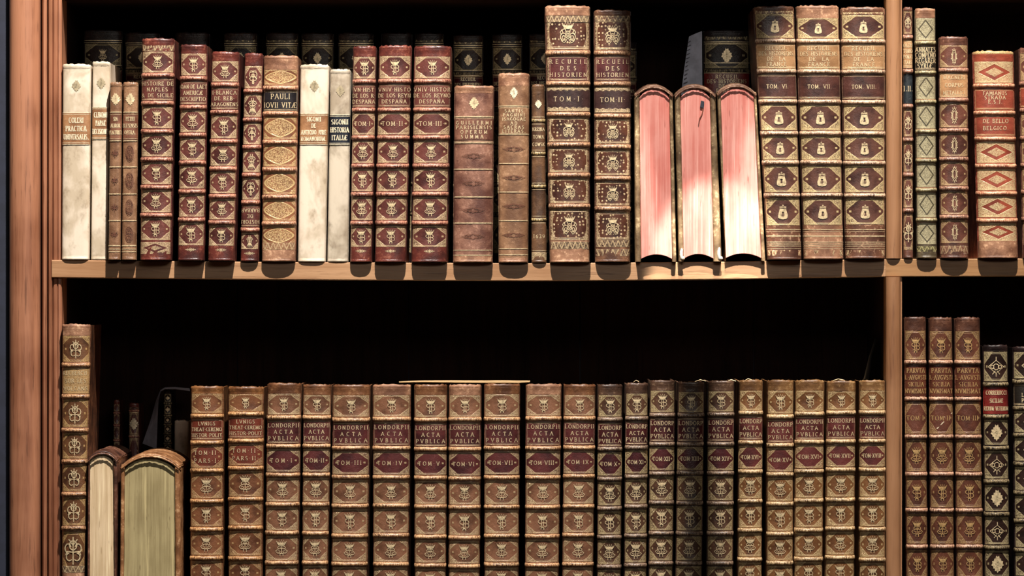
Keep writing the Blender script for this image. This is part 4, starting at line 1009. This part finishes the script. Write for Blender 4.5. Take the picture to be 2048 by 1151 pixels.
# blue paper draped in the lower left
d2=.33
sheet('folded_paper','blue grey paper folded over the small dark books, lower left',
  [[(380,781,d2-.03),(379,776,d2+.03)],[(350,777,d2-.03),(350,773.5,d2+.03)],[(330,777,d2-.03),(330,774,d2+.03)],[(321,782,d2-.028),(321,779,d2+.03)],[(317,800,d2-.025),(312,800,d2+.03)],[(315,840,d2-.022),(301,840,d2+.03)],[(313,897,d2-.02),(285,886,d2+.03)]],paper_m)
# small books far behind, lower left
GQ='small books in the second row, lower left'
make_book('blackrow',(327,343.5,327,343.5),779,[806,830,848,866,886,905],'very narrow black gilt book under the folded blue paper',yb=LOW,emb='c',head=8,tail=20,star=None,dep=d2,depth=.11,bandpro=1.2,bh=2,esz=.3,group=GQ,bulge=4)
make_book('vellum',(348,378,348,378),841,[],'small cream vellum book under the folded blue paper',yb=LOW,emb='',head=8,tail=10,star=None,dep=d2,depth=.11,group=GQ,name='vellum_bound_book',bulge=6,pw=3)
r_,b_=make_book('maroon',(257,278.5,257,278.5),806,[821,872,930],'small dark red book with a cream oval crest, above the narrow cream-edged book',yb=LOW,emb='',head=8,tail=20,star=None,dep=d2,depth=.11,bandpro=1.0,bh=2,group=GQ,bulge=6,rules=[(824,1.4),(870,1.4)])
m=MB(); emblem(m,'eagle',b_.cx(847),847,12.5,b_.P,.0006,0,.95,lw=1.6); m.build('gilt_crest',gold_pale,r_,b_.org,smooth=False)
make_book('maroon',(226,240,226,240),800,[825,850,880,920],'dim narrow maroon book beside the SUR LES VOLCANS folio',yb=LOW,emb='',head=8,tail=20,star=None,dep=d2,depth=.11,bandpro=1.0,bh=2,group=GQ,bulge=4)
# loose sheets and slips on the lower books
sheet('loose_paper','long cream sheet lying on top of the volumes TOM V to TOM VIII',
  [[(798,764,.03),(798,762,.12)],[(850,763,.012),(850,759.5,.12)],[(910,764,.004),(910,759.5,.12)],[(970,764.5,.002),(970,759.5,.12)],[(1015,764.5,.003),(1015,759.5,.12)],[(1036,765,.004),(1038,760,.12)],[(1060,763,.02),(1060,760,.12)]],flat('aged_paper',srgb(196,164,118)),thick=.0018)
for (a,c,y,lab) in ((1266,1278,760,'tiny curled paper slip on the ACTA PVBLICA volume TOM XI'),(1389,1412,759,'small pale slip on the ACTA PVBLICA volume TOM XIII'),(1452,1472,759,'small pale slip on the ACTA PVBLICA volume TOM XIV'),(1488,1505,757,'pale slip on the narrower TOM XVI volume'),(1663,1690,757.5,'pale slip on top of the volume TOM XVII')):
    yb2=y+3
    sheet('paper_slip',lab,[[(a,yb2+1,.004),(a+1,yb2,.06)],[((a+c)/2,y,.003),((a+c)/2,y-1,.06)],[(c,yb2,.006),(c,yb2-1,.06)]],cream_paper,group='paper slips on the lower books')
sheet('grey_card','grey card leaning in shadow behind the last volume by the divider post',
  [[(1750,676,.12),(1753,680,.2)],[(1738,712,.11),(1744,712,.19)],[(1727,757.5,.10),(1738,757.5,.18)]],flat('grey_card_paper',srgb(110,106,104)),thick=.002)
